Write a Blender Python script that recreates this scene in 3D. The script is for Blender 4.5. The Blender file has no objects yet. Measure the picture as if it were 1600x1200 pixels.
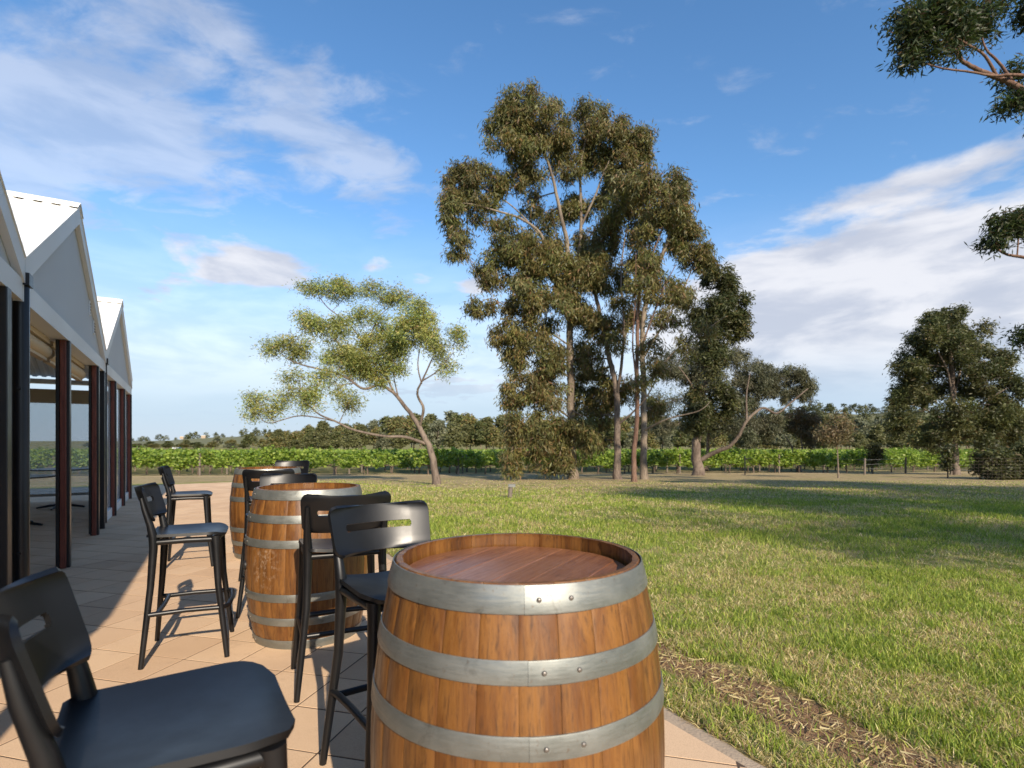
import bpy, math, random
import numpy as np
from mathutils import Vector, Matrix, Euler
R = math.radians
sc = bpy.context.scene
COL = sc.collection
random.seed(7)
# ------------------------------------------------------------------ camera, sky, sun, exposure
CAMH, FPX, HZ = 1.16, 860.0, 688.0           # camera height, focal length in photo pixels, horizon row
cam_d = bpy.data.cameras.new('camera'); cam = bpy.data.objects.new('camera', cam_d); COL.objects.link(cam)
cam.location = (0, 0, CAMH); cam.rotation_euler = (R(90), 0, 0)
cam_d.sensor_width = 36; cam_d.lens = 36 * FPX / 1600; cam_d.shift_y = (HZ - 600) / 1600
cam_d.clip_start = 0.05; cam_d.clip_end = 6000
cam_d.dof.use_dof = True; cam_d.dof.focus_distance = 2.6; cam_d.dof.aperture_fstop = 4.0
sc.camera = cam
SUN_EL, SH = 30.0, (-.410, .912)              # sun elevation, direction the shadows run on the ground
sun_d = bpy.data.lights.new('sun', 'SUN'); sun = bpy.data.objects.new('sun', sun_d); COL.objects.link(sun)
sun_d.energy = 4.1; sun_d.angle = R(0.55); sun_d.color = (1.0, .87, .70)
ce, se = math.cos(R(SUN_EL)), math.sin(R(SUN_EL))
sun.rotation_euler = Vector((SH[0] * ce, SH[1] * ce, -se)).to_track_quat('-Z', 'Y').to_euler()
sc.view_settings.view_transform = 'Standard'; sc.view_settings.look = 'None'
sc.view_settings.gamma = 1; sc.view_settings.use_curve_mapping = False
sc.view_settings.exposure = 0.85
sc.cycles.max_bounces = 6; sc.cycles.transparent_max_bounces = 12
sc.cycles.use_denoising = True

def azel(x, y):
    az = math.atan((x - 800) / FPX)
    return az, math.atan((HZ - y) / FPX * math.cos(az))

class NT:
    """small node-tree helper"""
    def __init__(s, tree): s.t = tree; s.n = tree.nodes; s.n.clear()
    def node(s, typ, ins=None, **props):
        n = s.n.new(typ)
        for k, v in props.items(): setattr(n, k, v)
        for k, v in (ins or {}).items(): s.set(n.inputs[k], v)
        return n
    def set(s, sock, v):
        if isinstance(v, bpy.types.NodeSocket): s.t.links.new(v, sock)
        elif isinstance(v, (tuple, list)) and sock.type == 'RGBA' and len(v) == 3: sock.default_value = (*v, 1)
        else: sock.default_value = v
    def m(s, op, a, b=0.0, c=None, clamp=False):
        n = s.node('ShaderNodeMath', {0: a, 1: b}, operation=op, use_clamp=clamp)
        if c is not None: s.set(n.inputs[2], c)
        return n.outputs[0]
    def vm(s, op, a, b=(0, 0, 0)):
        n = s.node('ShaderNodeVectorMath', {0: a, 1: b}, operation=op)
        return n.outputs['Value'] if op in ('DOT_PRODUCT', 'LENGTH', 'DISTANCE') else n.outputs['Vector']
    def noise(s, vec, scale, detail=4, rough=.55, dist=0.0):
        return s.node('ShaderNodeTexNoise', {'Vector': vec, 'Scale': scale, 'Detail': detail, 'Roughness': rough, 'Distortion': dist}).outputs['Fac']
    def ramp(s, fac, a, b, va=0.0, vb=1.0, smooth=True):
        return s.node('ShaderNodeMapRange', {0: fac, 1: a, 2: b, 3: va, 4: vb}, interpolation_type='SMOOTHSTEP' if smooth else 'LINEAR').outputs[0]
    def mix(s, fac, a, b):
        n = s.node('ShaderNodeMix', data_type='RGBA')
        s.set(n.inputs[0], fac); s.set(n.inputs[6], a); s.set(n.inputs[7], b)
        return n.outputs[2]
    def comb(s, x, y, z): return s.node('ShaderNodeCombineXYZ', {0: x, 1: y, 2: z}).outputs[0]

def build_world():
    w = bpy.data.worlds.new('World'); sc.world = w; w.use_nodes = True
    t = NT(w.node_tree)
    sky = t.node('ShaderNodeTexSky', sky_type='NISHITA', sun_disc=False)
    sky.sun_elevation = R(SUN_EL); sky.sun_rotation = math.atan2(-SH[0], -SH[1]); sky.altitude = 50
    sky.air_density = 1.0; sky.dust_density = .15; sky.ozone_density = 1.9
    d = t.node('ShaderNodeTexCoord').outputs['Generated']
    s = t.node('ShaderNodeSeparateXYZ', {0: d}); X, Y, Z = s.outputs
    el = t.m('ARCSINE', Z); az = t.m('ARCTAN2', X, Y)
    zz = t.m('MAXIMUM', t.m('ADD', Z, .10), .04)
    flat = t.comb(t.m('DIVIDE', X, zz), t.m('DIVIDE', Y, zz), 0.0)         # clouds lie on a plane overhead
    wisp = t.noise(t.node('ShaderNodeMapping', {'Vector': flat, 'Rotation': (0, 0, R(28)), 'Scale': (1, 1.35, 1)}).outputs[0], 4.6, 10, .60, .35)
    puff = t.noise(flat, 2.6, 10, .58, .25)
    def blob(x, y, rx, ry, rot=0):
        a, e = azel(x, y)
        da = t.m('SUBTRACT', az, a); de = t.m('SUBTRACT', el, e)
        c, q = math.cos(R(rot)), math.sin(R(rot))
        p = t.m('DIVIDE', t.m('ADD', t.m('MULTIPLY', da, c), t.m('MULTIPLY', de, q)), rx / FPX)
        r = t.m('DIVIDE', t.m('SUBTRACT', t.m('MULTIPLY', de, c), t.m('MULTIPLY', da, q)), ry / FPX)
        g = t.m('ADD', t.m('MULTIPLY', p, p), t.m('MULTIPLY', r, r))
        return t.m('POWER', 2.718, t.m('MULTIPLY', g, -1.0))
    def total(bl):
        o = None
        for b in bl:
            x = t.m('MULTIPLY', blob(*b[:5]), b[5]); o = x if o is None else t.m('ADD', o, x)
        return o
    wsum = total([(330, 40, 210, 60, -22, .55), (60, 120, 200, 55, 0, .6), (240, 220, 120, 70, -20, .75), (80, 230, 70, 90, -35, .6),
                  (470, 210, 140, 45, -38, .55), (600, 270, 60, 55, 0, .55), (20, 280, 90, 60, -20, .6)])
    psum = total([(250, 400, 150, 42, 0, .62), (405, 420, 75, 36, 0, .85), (590, 415, 40, 16, 0, .7), (655, 440, 34, 20, 0, .7),
                  (350, 490, 70, 10, -5, .6), (230, 480, 50, 25, 0, .5), (555, 325, 40, 20, 0, .55), (745, 440, 40, 30, 0, .7),
                  (690, 610, 170, 28, 2, 1.0), (300, 655, 190, 22, 0, .85), (1470, 475, 260, 95, 3, 1.5), (1250, 440, 130, 50, 10, .95),
                  (1570, 385, 190, 42, 5, .9), (1480, 258, 150, 20, 8, .62), (1300, 550, 230, 85, 0, 1.3), (1260, 600, 230, 34, 0, .9), (1150, 480, 90, 60, 0, .6)])
    a = t.ramp(t.m('ADD', t.m('MULTIPLY', wsum, .55), t.m('MULTIPLY', t.m('SUBTRACT', wisp, .5), 1.5)), .08, .52)
    b = t.ramp(t.m('ADD', t.m('MULTIPLY', psum, .62), t.m('MULTIPLY', t.m('SUBTRACT', puff, .52), 1.35)), .20, .54)
    other = t.ramp(t.m('ABSOLUTE', az), .85, 1.1)                             # the same broken cloud goes on outside the view
    c = t.m('MULTIPLY', other, t.ramp(puff, .50, .68))
    cover = t.m('MAXIMUM', t.m('MAXIMUM', t.m('MULTIPLY', a, .46), t.m('MULTIPLY', b, .93)), t.m('MULTIPLY', c, .8))
    cover = t.m('MAXIMUM', cover, t.ramp(el, .02, .40, .93, 0))          # pale vapour low in the sky
    tone = t.noise(t.node('ShaderNodeMapping', {'Vector': t.comb(az, el, 0.0), 'Scale': (2.2, 7.0, 1)}).outputs[0], 2.6, 6, .55, .3)
    ccol = t.mix(t.ramp(tone, .36, .62), (.33, .35, .41), (.50, .50, .525))
    ccol = t.mix(t.ramp(el, .03, .17), (.285, .365, .47), ccol)
    skyc = t.node('ShaderNodeHueSaturation', {'Saturation': 1.2, 'Value': 1.0, 'Color': sky.outputs[0]}).outputs[0]
    b1 = t.node('ShaderNodeBackground', {'Color': skyc, 'Strength': .118})
    b2 = t.node('ShaderNodeBackground', {'Color': ccol, 'Strength': 1.0})
    mx = t.node('ShaderNodeMixShader', {0: cover, 1: b1.outputs[0], 2: b2.outputs[0]})
    t.node('ShaderNodeOutputWorld', {0: mx.outputs[0]})
build_world()

# ------------------------------------------------------------------ layout: the patio runs along U, V points from the pavilion to the lawn
TH = R(30.8)
U = np.array([-math.sin(TH), math.cos(TH)]); V = np.array([math.cos(TH), math.sin(TH)])
EDGE0 = np.array([.94, 1.95]); FAR0 = np.array([-8.7, 14.72])
def e_of(x, y): return (x - EDGE0[0]) * V[0] + (y - EDGE0[1]) * V[1]
def f_of(x, y): return (x - FAR0[0]) * U[0] + (y - FAR0[1]) * U[1]
def sstep(a, b, x):
    t = np.clip((x - a) / (b - a), 0, 1); return t * t * (3 - 2 * t)
def gz(x, y):
    x = np.asarray(x, float); y = np.asarray(y, float)
    t = np.clip(y - 7, 0, None)
    z = -.036 * (np.sqrt(t * t + 4) - 2) * (y < 38) + (y >= 38) * (-1.05 - .015 * (np.clip(y, 38, 170) - 38))
    d = np.maximum(e_of(x, y), f_of(x, y))
    return z * sstep(0, 5, d) - .012 - .05 * (d < -.36)
def G(x, y):                                   # pixel of the photograph on the ground -> world point
    k = (y - HZ) / FPX; Y = 4.0
    for _ in range(60):
        zz = float(gz((x - 800) / FPX * Y, Y)); Y = .5 * Y + .5 * (CAMH - zz) / k
    X = (x - 800) / FPX * Y
    return Vector((X, Y, float(gz(X, Y))))
def at(x, y, Y): return Vector(((x - 800) / FPX * Y, Y, CAMH + (HZ - y) / FPX * Y))

# ------------------------------------------------------------------ mesh helpers
def tag(o, label=None, cat=None, group=None, kind=None):
    if label: o['label'] = label
    if cat: o['category'] = cat
    if group: o['group'] = group
    if kind: o['kind'] = kind
    return o
def empty(name, loc=(0, 0, 0), rz=0.0):
    o = bpy.data.objects.new(name, None); COL.objects.link(o); o.location = loc; o.rotation_euler = (0, 0, rz)
    o.empty_display_size = .1
    return o
def link_mesh(name, me, mat=None, parent=None, loc=None, rot=None):
    o = bpy.data.objects.new(name, me); COL.objects.link(o)
    if mat and not me.materials: me.materials.append(mat)
    if parent: o.parent = parent
    if loc is not None: o.location = loc
    if rot is not None: o.rotation_euler = rot
    return o
def np_mesh(name, verts, quads, mat=None, smooth=False, tint=None):
    """verts (N,3), quads (M,3 or 4) arrays -> mesh"""
    verts = np.asarray(verts, np.float32); quads = np.asarray(quads, np.int32)
    me = bpy.data.meshes.new(name); k = quads.shape[1]
    me.vertices.add(len(verts)); me.vertices.foreach_set('co', verts.ravel())
    me.loops.add(quads.size); me.loops.foreach_set('vertex_index', quads.ravel())
    me.polygons.add(len(quads)); me.polygons.foreach_set('loop_start', np.arange(0, quads.size, k, dtype=np.int32))
    me.polygons.foreach_set('use_smooth', np.full(len(quads), smooth))
    if tint is not None:
        a = me.color_attributes.new('tint', 'FLOAT_COLOR', 'POINT')
        c = np.ones((len(verts), 4), np.float32); c[:, :3] = tint; a.data.foreach_set('color', c.ravel())
    me.update(calc_edges=True)
    if mat: me.materials.append(mat)
    return me
class MB:
    def __init__(s): s.v = []; s.f = []
    def add(s, vs, fs):
        b = len(s.v); s.v += [tuple(p) for p in vs]; s.f += [tuple(b + i for i in f) for f in fs]; return s
    def box(s, a, b, bev=0.0):
        (x0, y0, z0), (x1, y1, z1) = a, b
        if bev <= 0:
            return s.add([(x, y, z) for x in (x0, x1) for y in (y0, y1) for z in (z0, z1)],
                         [(0, 1, 3, 2), (4, 6, 7, 5), (0, 4, 5, 1), (2, 3, 7, 6), (0, 2, 6, 4), (1, 5, 7, 3)])
        c = bev
        vs = []
        for x, y in ((x0, y0), (x1, y0), (x1, y1), (x0, y1)):
            sx = 1 if x == x0 else -1; sy = 1 if y == y0 else -1
            vs += [(x + sx * c, y, z0), (x, y + sy * c, z0), (x + sx * c, y, z1), (x, y + sy * c, z1)]
        order = [1, 0, 4, 5, 9, 8, 12, 13]
        lo = order; hi = [i + 2 for i in order]
        fs = [tuple(reversed(lo)), tuple(hi)] + [(lo[i], lo[(i + 1) % 8], hi[(i + 1) % 8], hi[i]) for i in range(8)]
        return s.add(vs, fs)
    def tube(s, pts, rad, n=8, cap=True, squash=None):
        pts = [Vector(p) for p in pts]; k = len(pts)
        if not hasattr(rad, '__len__'): rad = [rad] * k
        T = [(pts[min(i + 1, k - 1)] - pts[max(i - 1, 0)]).normalized() for i in range(k)]
        up = Vector((0, 0, 1)) if abs(T[0].z) < .9 else Vector((1, 0, 0))
        nrm = (up - T[0] * up.dot(T[0])).normalized(); vs = []
        for i in range(k):
            nrm = (nrm - T[i] * nrm.dot(T[i])).normalized(); bi = T[i].cross(nrm)
            for j in range(n):
                a = 2 * math.pi * j / n
                vs.append(pts[i] + (nrm * math.cos(a) + bi * math.sin(a)) * rad[i])
        fs = [(i * n + j, i * n + (j + 1) % n, (i + 1) * n + (j + 1) % n, (i + 1) * n + j) for i in range(k - 1) for j in range(n)]
        if cap: fs += [tuple(range(n - 1, -1, -1)), tuple((k - 1) * n + j for j in range(n))]
        return s.add(vs, fs)
    def shell(s, P, mask, th):
        """P[i][j] grid of Vectors, mask[i][j] faces kept; thickened by th on both sides with a rim"""
        n, m = len(P), len(P[0]); N = []
        for i in range(n):
            for j in range(m):
                du = P[min(i + 1, n - 1)][j] - P[max(i - 1, 0)][j]; dv = P[i][min(j + 1, m - 1)] - P[i][max(j - 1, 0)]
                q = du.cross(dv); N.append(q.normalized() if q.length > 1e-9 else Vector((0, 0, 1)))
        flat = [p for r in P for p in r]
        vs = [p + N[k] * th / 2 for k, p in enumerate(flat)] + [p - N[k] * th / 2 for k, p in enumerate(flat)]
        b = n * m; fs = []; cnt = {}
        for i in range(n - 1):
            for j in range(m - 1):
                if not mask(i, j): continue
                q = (i * m + j, (i + 1) * m + j, (i + 1) * m + j + 1, i * m + j + 1)
                fs.append(q); fs.append(tuple(b + k for k in reversed(q)))
                for a, c in zip(q, q[1:] + q[:1]): cnt[(a, c)] = 1
        for (a, c) in cnt:
            if (c, a) not in cnt: fs.append((c, a, b + a, b + c))
        return s.add(vs, fs)
    def mesh(s, name, mat, smooth=None):
        me = bpy.data.meshes.new(name); me.from_pydata([tuple(v) for v in s.v], [], s.f)
        me.validate(); me.materials.append(mat)
        if smooth is not None:
            me.shade_smooth()
            me.set_sharp_from_angle(angle=R(smooth))
        me.update(); return me
    def build(s, name, mat, parent=None, smooth=None, loc=None):
        return link_mesh(name, s.mesh(name, mat, smooth), None, parent, loc)
def copy_tree(o, parent=None):
    c = o.copy(); COL.objects.link(c); c.parent = parent
    for ch in o.children: copy_tree(ch, c)
    return c

# ------------------------------------------------------------------ materials
def material(name):
    m = bpy.data.materials.new(name); m.use_nodes = True; return m, NT(m.node_tree)
def finish(t, col, rough=.6, bump=None, bstr=.3, bdist=.01, metal=0.0, spec=.5, **kw):
    ins = {'Base Color': col, 'Roughness': rough, 'Metallic': metal, 'Specular IOR Level': spec}
    if bump is not None:
        ins['Normal'] = t.node('ShaderNodeBump', {'Height': bump, 'Strength': bstr, 'Distance': bdist}).outputs[0]
    ins.update(kw)
    p = t.node('ShaderNodeBsdfPrincipled', ins)
    t.node('ShaderNodeOutputMaterial', {0: p.outputs[0]})
def simple(name, col, rough=.6, var=.12, scale=8, metal=0.0, spec=.5, bstr=.15, bdist=.004, stretch=(1, 1, 1)):
    m, t = material(name)
    o = t.node('ShaderNodeMapping', {'Vector': t.node('ShaderNodeTexCoord').outputs['Object'], 'Scale': stretch}).outputs[0]
    n = t.noise(o, scale, 6, .6); f = t.noise(o, scale * 9, 3, .6)
    c = t.mix(n, tuple(k * (1 - var) for k in col), tuple(min(1, k * (1 + var)) for k in col))
    finish(t, c, t.ramp(n, .3, .7, rough * .85, min(1, rough * 1.15)), f, bstr, bdist, metal, spec)
    return m

def m_ground():
    m, t = material('ground_cover')
    g = t.node('ShaderNodeNewGeometry').outputs['Position']; s = t.node('ShaderNodeSeparateXYZ', {0: g}); X, Y, Z = s.outputs
    e = t.vm('DOT_PRODUCT', t.vm('SUBTRACT', g, (*EDGE0, 0)), (*V, 0))
    n1 = t.noise(g, .35, 5, .6); n2 = t.noise(g, 2.2, 6, .65); n3 = t.noise(g, 14, 4, .7); n4 = t.noise(g, 70, 3, .7)
    green = t.mix(n2, (.15, .195, .030), (.23, .26, .055))
    straw = t.mix(n3, (.38, .31, .14), (.50, .41, .21))
    dry = t.ramp(t.m('ADD', t.m('MULTIPLY', n2, .7), t.m('MULTIPLY', n3, .45)), .50, .72)
    lawn = t.mix(t.m('MULTIPLY', dry, .75), green, straw)
    # dry, leaf-littered ground under and past the trees
    far = t.m('ADD', Y, t.m('MULTIPLY', t.m('SUBTRACT', n1, .5), 9)); far = t.m('ADD', far, t.m('MULTIPLY', X, .14))
    tan = t.mix(n3, (.30, .225, .12), (.46, .36, .20))
    tan = t.mix(t.m('MULTIPLY', t.ramp(n2, .5, .7), .8), tan, (.17, .115, .065))
    tan = t.mix(t.m('MULTIPLY', t.ramp(t.noise(g, .5, 5, .65), .50, .62), t.ramp(Y, 17, 24, 1, .3)), tan, green)
    col = t.mix(t.m('MULTIPLY', t.ramp(far, 12.5, 18.0), t.ramp(n2, .2, .5, .55, 1)), lawn, tan)
    # pale vehicle track in front of the vines
    rowy = t.m('SUBTRACT', Y, t.m('MULTIPLY', X, .181))
    trk = t.m('MULTIPLY', t.ramp(rowy, 30.6, 31.2), t.ramp(rowy, 32.3, 32.9, 1, 0))
    col = t.mix(t.m('MULTIPLY', trk, .8), col, (.47, .36, .22))
    col = t.mix(t.ramp(rowy, 36, 40), col, t.mix(n2, (.12, .13, .04), (.30, .25, .11)))
    # bare soil strip along the paving
    en = t.m('ADD', e, t.m('MULTIPLY', t.m('SUBTRACT', n2, .5), .30))
    soil = t.m('MULTIPLY', t.ramp(en, .23, .32), t.ramp(en, .56, .68, 1, 0))
    soil = t.m('MAXIMUM', soil, t.m('MULTIPLY', t.ramp(en, -.02, .05, .8, 0), t.ramp(en, -.35, -.25)))
    fb = t.vm('DOT_PRODUCT', t.vm('SUBTRACT', g, (*FAR0, 0)), (*U, 0)); soil = t.m('MULTIPLY', soil, t.ramp(fb, -.5, 1.0, 1, 0))
    col = t.mix(soil, col, t.mix(n3, (.15, .085, .05), (.30, .185, .11)))
    col = t.mix(t.m('MULTIPLY', t.ramp(n4, .45, .7), .35), col, (.03, .035, .01))
    finish(t, col, .95, t.m('ADD', n4, n3), .7, .03, spec=.1)
    return m
def m_paver():
    m, t = material('sandstone_paver')
    g = t.node('ShaderNodeNewGeometry').outputs['Position']
    a = TH - R(45)
    p = t.node('ShaderNodeMapping', {'Vector': g, 'Rotation': (0, 0, -a), 'Scale': (1 / .3,) * 3}).outputs[0]
    sp = t.node('ShaderNodeSeparateXYZ', {0: p})
    cid = t.comb(t.m('FLOOR', sp.outputs[0]), t.m('FLOOR', sp.outputs[1]), 0.0)
    wn = t.node('ShaderNodeTexWhiteNoise', {'Vector': cid}).outputs['Value']
    n1 = t.noise(g, 1.3, 6, .6); n2 = t.noise(g, 60, 3, .7); n3 = t.noise(g, 260, 2, .8)
    c = t.mix(wn, (.55, .375, .235), (.65, .465, .30))
    c = t.mix(t.m('MULTIPLY', t.ramp(n1, .45, .72), .35), c, (.40, .26, .165))
    c = t.mix(t.m('MULTIPLY', t.ramp(n3, .46, .70), .5), c, (.30, .18, .105))
    c = t.mix(t.m('MULTIPLY', t.ramp(t.noise(g, 5.5, 6, .7), .55, .75), .35), c, (.30, .20, .13))
    c = t.mix(t.m('MULTIPLY', t.ramp(n2, .56, .75), .25), c, (.68, .50, .34))
    finish(t, c, .85, t.m('ADD', n3, t.m('MULTIPLY', n2, .6)), .35, .003, spec=.25)
    return m
def m_wood(name, dark, mid, light, axis=2, rough=.42, coat=.25, scuff=None):
    m, t = material(name)
    o = t.node('ShaderNodeTexCoord').outputs['Object']; rnd = t.node('ShaderNodeObjectInfo').outputs['Random']
    off = t.vm('ADD', o, t.comb(t.m('MULTIPLY', rnd, 37.0), t.m('MULTIPLY', rnd, 11.0), t.m('MULTIPLY', rnd, 5.0)))
    st = [9, 9, 9]; st[axis] = .8
    q = t.node('ShaderNodeMapping', {'Vector': off, 'Scale': st}).outputs[0]
    n1 = t.noise(q, 2.0, 7, .6, 1.2); n2 = t.noise(q, 14, 4, .6, .3); st2 = [60, 60, 60]; st2[axis] = 5
    fib = t.noise(t.node('ShaderNodeMapping', {'Vector': off, 'Scale': st2}).outputs[0], 3, 3, .7)
    big = t.noise(off, 3.2, 4, .6)
    c = t.mix(t.ramp(n1, .36, .64), mid, light)
    c = t.mix(t.m('MULTIPLY', t.ramp(n2, .50, .72), .6), c, dark)
    c = t.mix(t.m('MULTIPLY', t.ramp(fib, .5, .75), .4), c, dark)
    c = t.mix(t.m('MULTIPLY', t.ramp(big, .56, .74), .6), c, dark)
    g0 = t.node('ShaderNodeNewGeometry').outputs['Position']
    run = t.noise(t.node('ShaderNodeMapping', {'Vector': g0, 'Scale': (7, 7, 1.6)}).outputs[0], 2.2, 7, .7, .4); blot = t.noise(g0, 11, 7, .68, .5)
    c = t.mix(t.m('MULTIPLY', t.ramp(run, .52, .70), .55), c, dark); c = t.mix(t.m('MULTIPLY', t.ramp(blot, .60, .74), .6), c, dark)
    c = t.node('ShaderNodeHueSaturation', {'Value': t.ramp(rnd, 0, 1, .90, 1.08, False), 'Color': c}).outputs[0]
    if scuff:            # chalky scrape on one side of a barrel
        g = t.node('ShaderNodeNewGeometry').outputs['Position']
        dd = t.vm('LENGTH', t.vm('MULTIPLY', t.vm('SUBTRACT', g, scuff), (1, 1, .75)))
        k = t.m('MULTIPLY', t.ramp(dd, .03, .14, 1, 0), t.ramp(t.noise(g, 38, 8, .75, .2), .47, .66))
        c = t.mix(t.m('MULTIPLY', k, .5), c, (.42, .32, .23))
    finish(t, c, t.ramp(n2, .3, .7, rough * .8, rough * 1.35), t.m('ADD', fib, n2), .25, .0015, spec=.4, **{'Coat Weight': coat, 'Coat Roughness': .25})
    return m
def m_steel():
    m, t = material('galvanised_hoop')
    o = t.node('ShaderNodeTexCoord').outputs['Object']
    n1 = t.noise(o, 6, 6, .6); n2 = t.noise(t.node('ShaderNodeMapping', {'Vector': o, 'Scale': (1, 1, 9)}).outputs[0], 22, 4, .65); n3 = t.noise(o, 90, 3, .7)
    c = t.mix(t.ramp(n1, .35, .7), (.20, .21, .195), (.30, .31, .29))
    c = t.mix(t.m('MULTIPLY', t.ramp(n2, .52, .75), .5), c, (.24, .24, .22))
    c = t.mix(t.m('MULTIPLY', t.ramp(n3, .60, .74), .5), c, (.16, .10, .06))
    c = t.mix(t.m('MULTIPLY', t.ramp(t.noise(o, 17, 8, .72, .6), .55, .72), .55), c, (.11, .105, .09))
    finish(t, c, t.ramp(n2, .3, .7, .36, .55), t.m('ADD', n2, n3), .12, .001, metal=.7)
    return m
def m_leaf(name, gain=1.0, trans=.28, rough=.5):
    m, t = material(name)
    a = t.node('ShaderNodeAttribute', attribute_name='tint').outputs['Color']
    p = t.node('ShaderNodeBsdfPrincipled', {'Base Color': a, 'Roughness': rough, 'Specular IOR Level': .35})
    tr = t.node('ShaderNodeBsdfTranslucent', {'Color': t.node('ShaderNodeHueSaturation', {'Saturation': 1.15, 'Value': 1.3, 'Color': a}).outputs[0]})
    mx = t.node('ShaderNodeMixShader', {0: trans, 1: p.outputs[0], 2: tr.outputs[0]})
    t.node('ShaderNodeOutputMaterial', {0: mx.outputs[0]})
    return m
def m_bark(name, a, b, c, sc_=2.0):
    m, t = material(name)
    g = t.node('ShaderNodeNewGeometry').outputs['Position']
    n1 = t.noise(t.node('ShaderNodeMapping', {'Vector': g, 'Scale': (1, 1, .35)}).outputs[0], sc_, 6, .65, .6)
    n2 = t.noise(t.node('ShaderNodeMapping', {'Vector': g, 'Scale': (1, 1, .22)}).outputs[0], sc_ * 8, 5, .7)
    k = t.mix(t.ramp(n1, .38, .62), a, b); k = t.mix(t.m('MULTIPLY', t.ramp(n2, .48, .68), .75), k, c)
    finish(t, k, .9, t.m('ADD', n2, n1), .8, .03, spec=.15)
    return m
def m_clear():
    m, t = material('clear_screen')
    g = t.node('ShaderNodeBsdfPrincipled', {'Base Color': (.80, .86, .92), 'Roughness': .12, 'Specular IOR Level': .6})
    tr = t.node('ShaderNodeBsdfTransparent', {'Color': (.93, .96, .98)})
    mx = t.node('ShaderNodeMixShader', {0: .80, 1: g.outputs[0], 2: tr.outputs[0]})
    mx.inputs[0].default_value = .66
    t.node('ShaderNodeOutputMaterial', {0: mx.outputs[0]})
    return m
M = dict(
    ground=m_ground(), paver=m_paver(), sand=simple('joint_sand', (.07, .045, .03), .95, .3, 20),
    concrete=simple('edge_concrete', (.36, .28, .20), .95, .25, 9, bstr=.5, bdist=.01),
    stave=m_wood('oak_stave', (.032, .012, .004), (.122, .046, .011), (.205, .090, .022)),
    stave_scuffed=m_wood('scuffed_oak_stave', (.032, .012, .004), (.122, .046, .011), (.205, .090, .022), scuff=(-1.236 + .352 * math.cos(R(-112)), 3.35 + .352 * math.sin(R(-112)), .47)),
    head=m_wood('oak_head', (.10, .038, .018), (.185, .072, .033), (.235, .10, .048), axis=0, rough=.36, coat=.4),
    steel=m_steel(), rivet=simple('rivet_steel', (.22, .20, .18), .45, .2, 30, metal=.7),
    rubber=simple('black_bung', (.012, .012, .013), .5),
    plastic=simple('black_moulded_plastic', (.0042, .0046, .0058), .40, .10, 5, spec=.5, bstr=.10, bdist=.0006),
    black=simple('black_painted_steel', (.010, .010, .012), .38, .2, 4),
    timber=m_wood('red_timber', (.055, .014, .009), (.13, .032, .020), (.20, .055, .034), rough=.5, coat=.1),
    white=simple('white_painted_metal', (.68, .69, .69), .5, .04, 2),
    gable=simple('grey_white_gable_sheet', (.52, .55, .58), .7, .05, 2),
    cream=simple('cream_painted_timber', (.58, .46, .31), .6, .08, 3),
    roof=simple('white_roof_sheet', (.80, .79, .75), .45, .04, 1.2),
    clear=m_clear(),
    bark_pale=m_bark('pale_gum_bark', (.27, .22, .165), (.16, .125, .095), (.07, .05, .04)),
    bark_grey=m_bark('grey_bark', (.13, .10, .08), (.21, .165, .13), (.045, .034, .028)),
    bark_red=m_bark('red_brown_bark', (.14, .082, .06), (.20, .125, .09), (.06, .035, .025)),
    bark_dark=m_bark('dark_bark', (.10, .075, .06), (.17, .13, .10), (.04, .03, .025)),
    leaf=m_leaf('gum_leaves'), vine=m_leaf('vine_leaves', trans=.4), blade=m_leaf('grass_blades', trans=.35, rough=.6),
    post=simple('weathered_post', (.16, .13, .105), .9, .3, 6), wire=simple('fence_wire', (.30, .30, .29), .5, .1, 5, metal=.6),
    hillside=simple('hill_grass', (.12, .12, .05), .95, .4, .02),
    render_wall=simple('cream_wall', (.62, .54, .44), .8, .05, 1),
)

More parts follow.
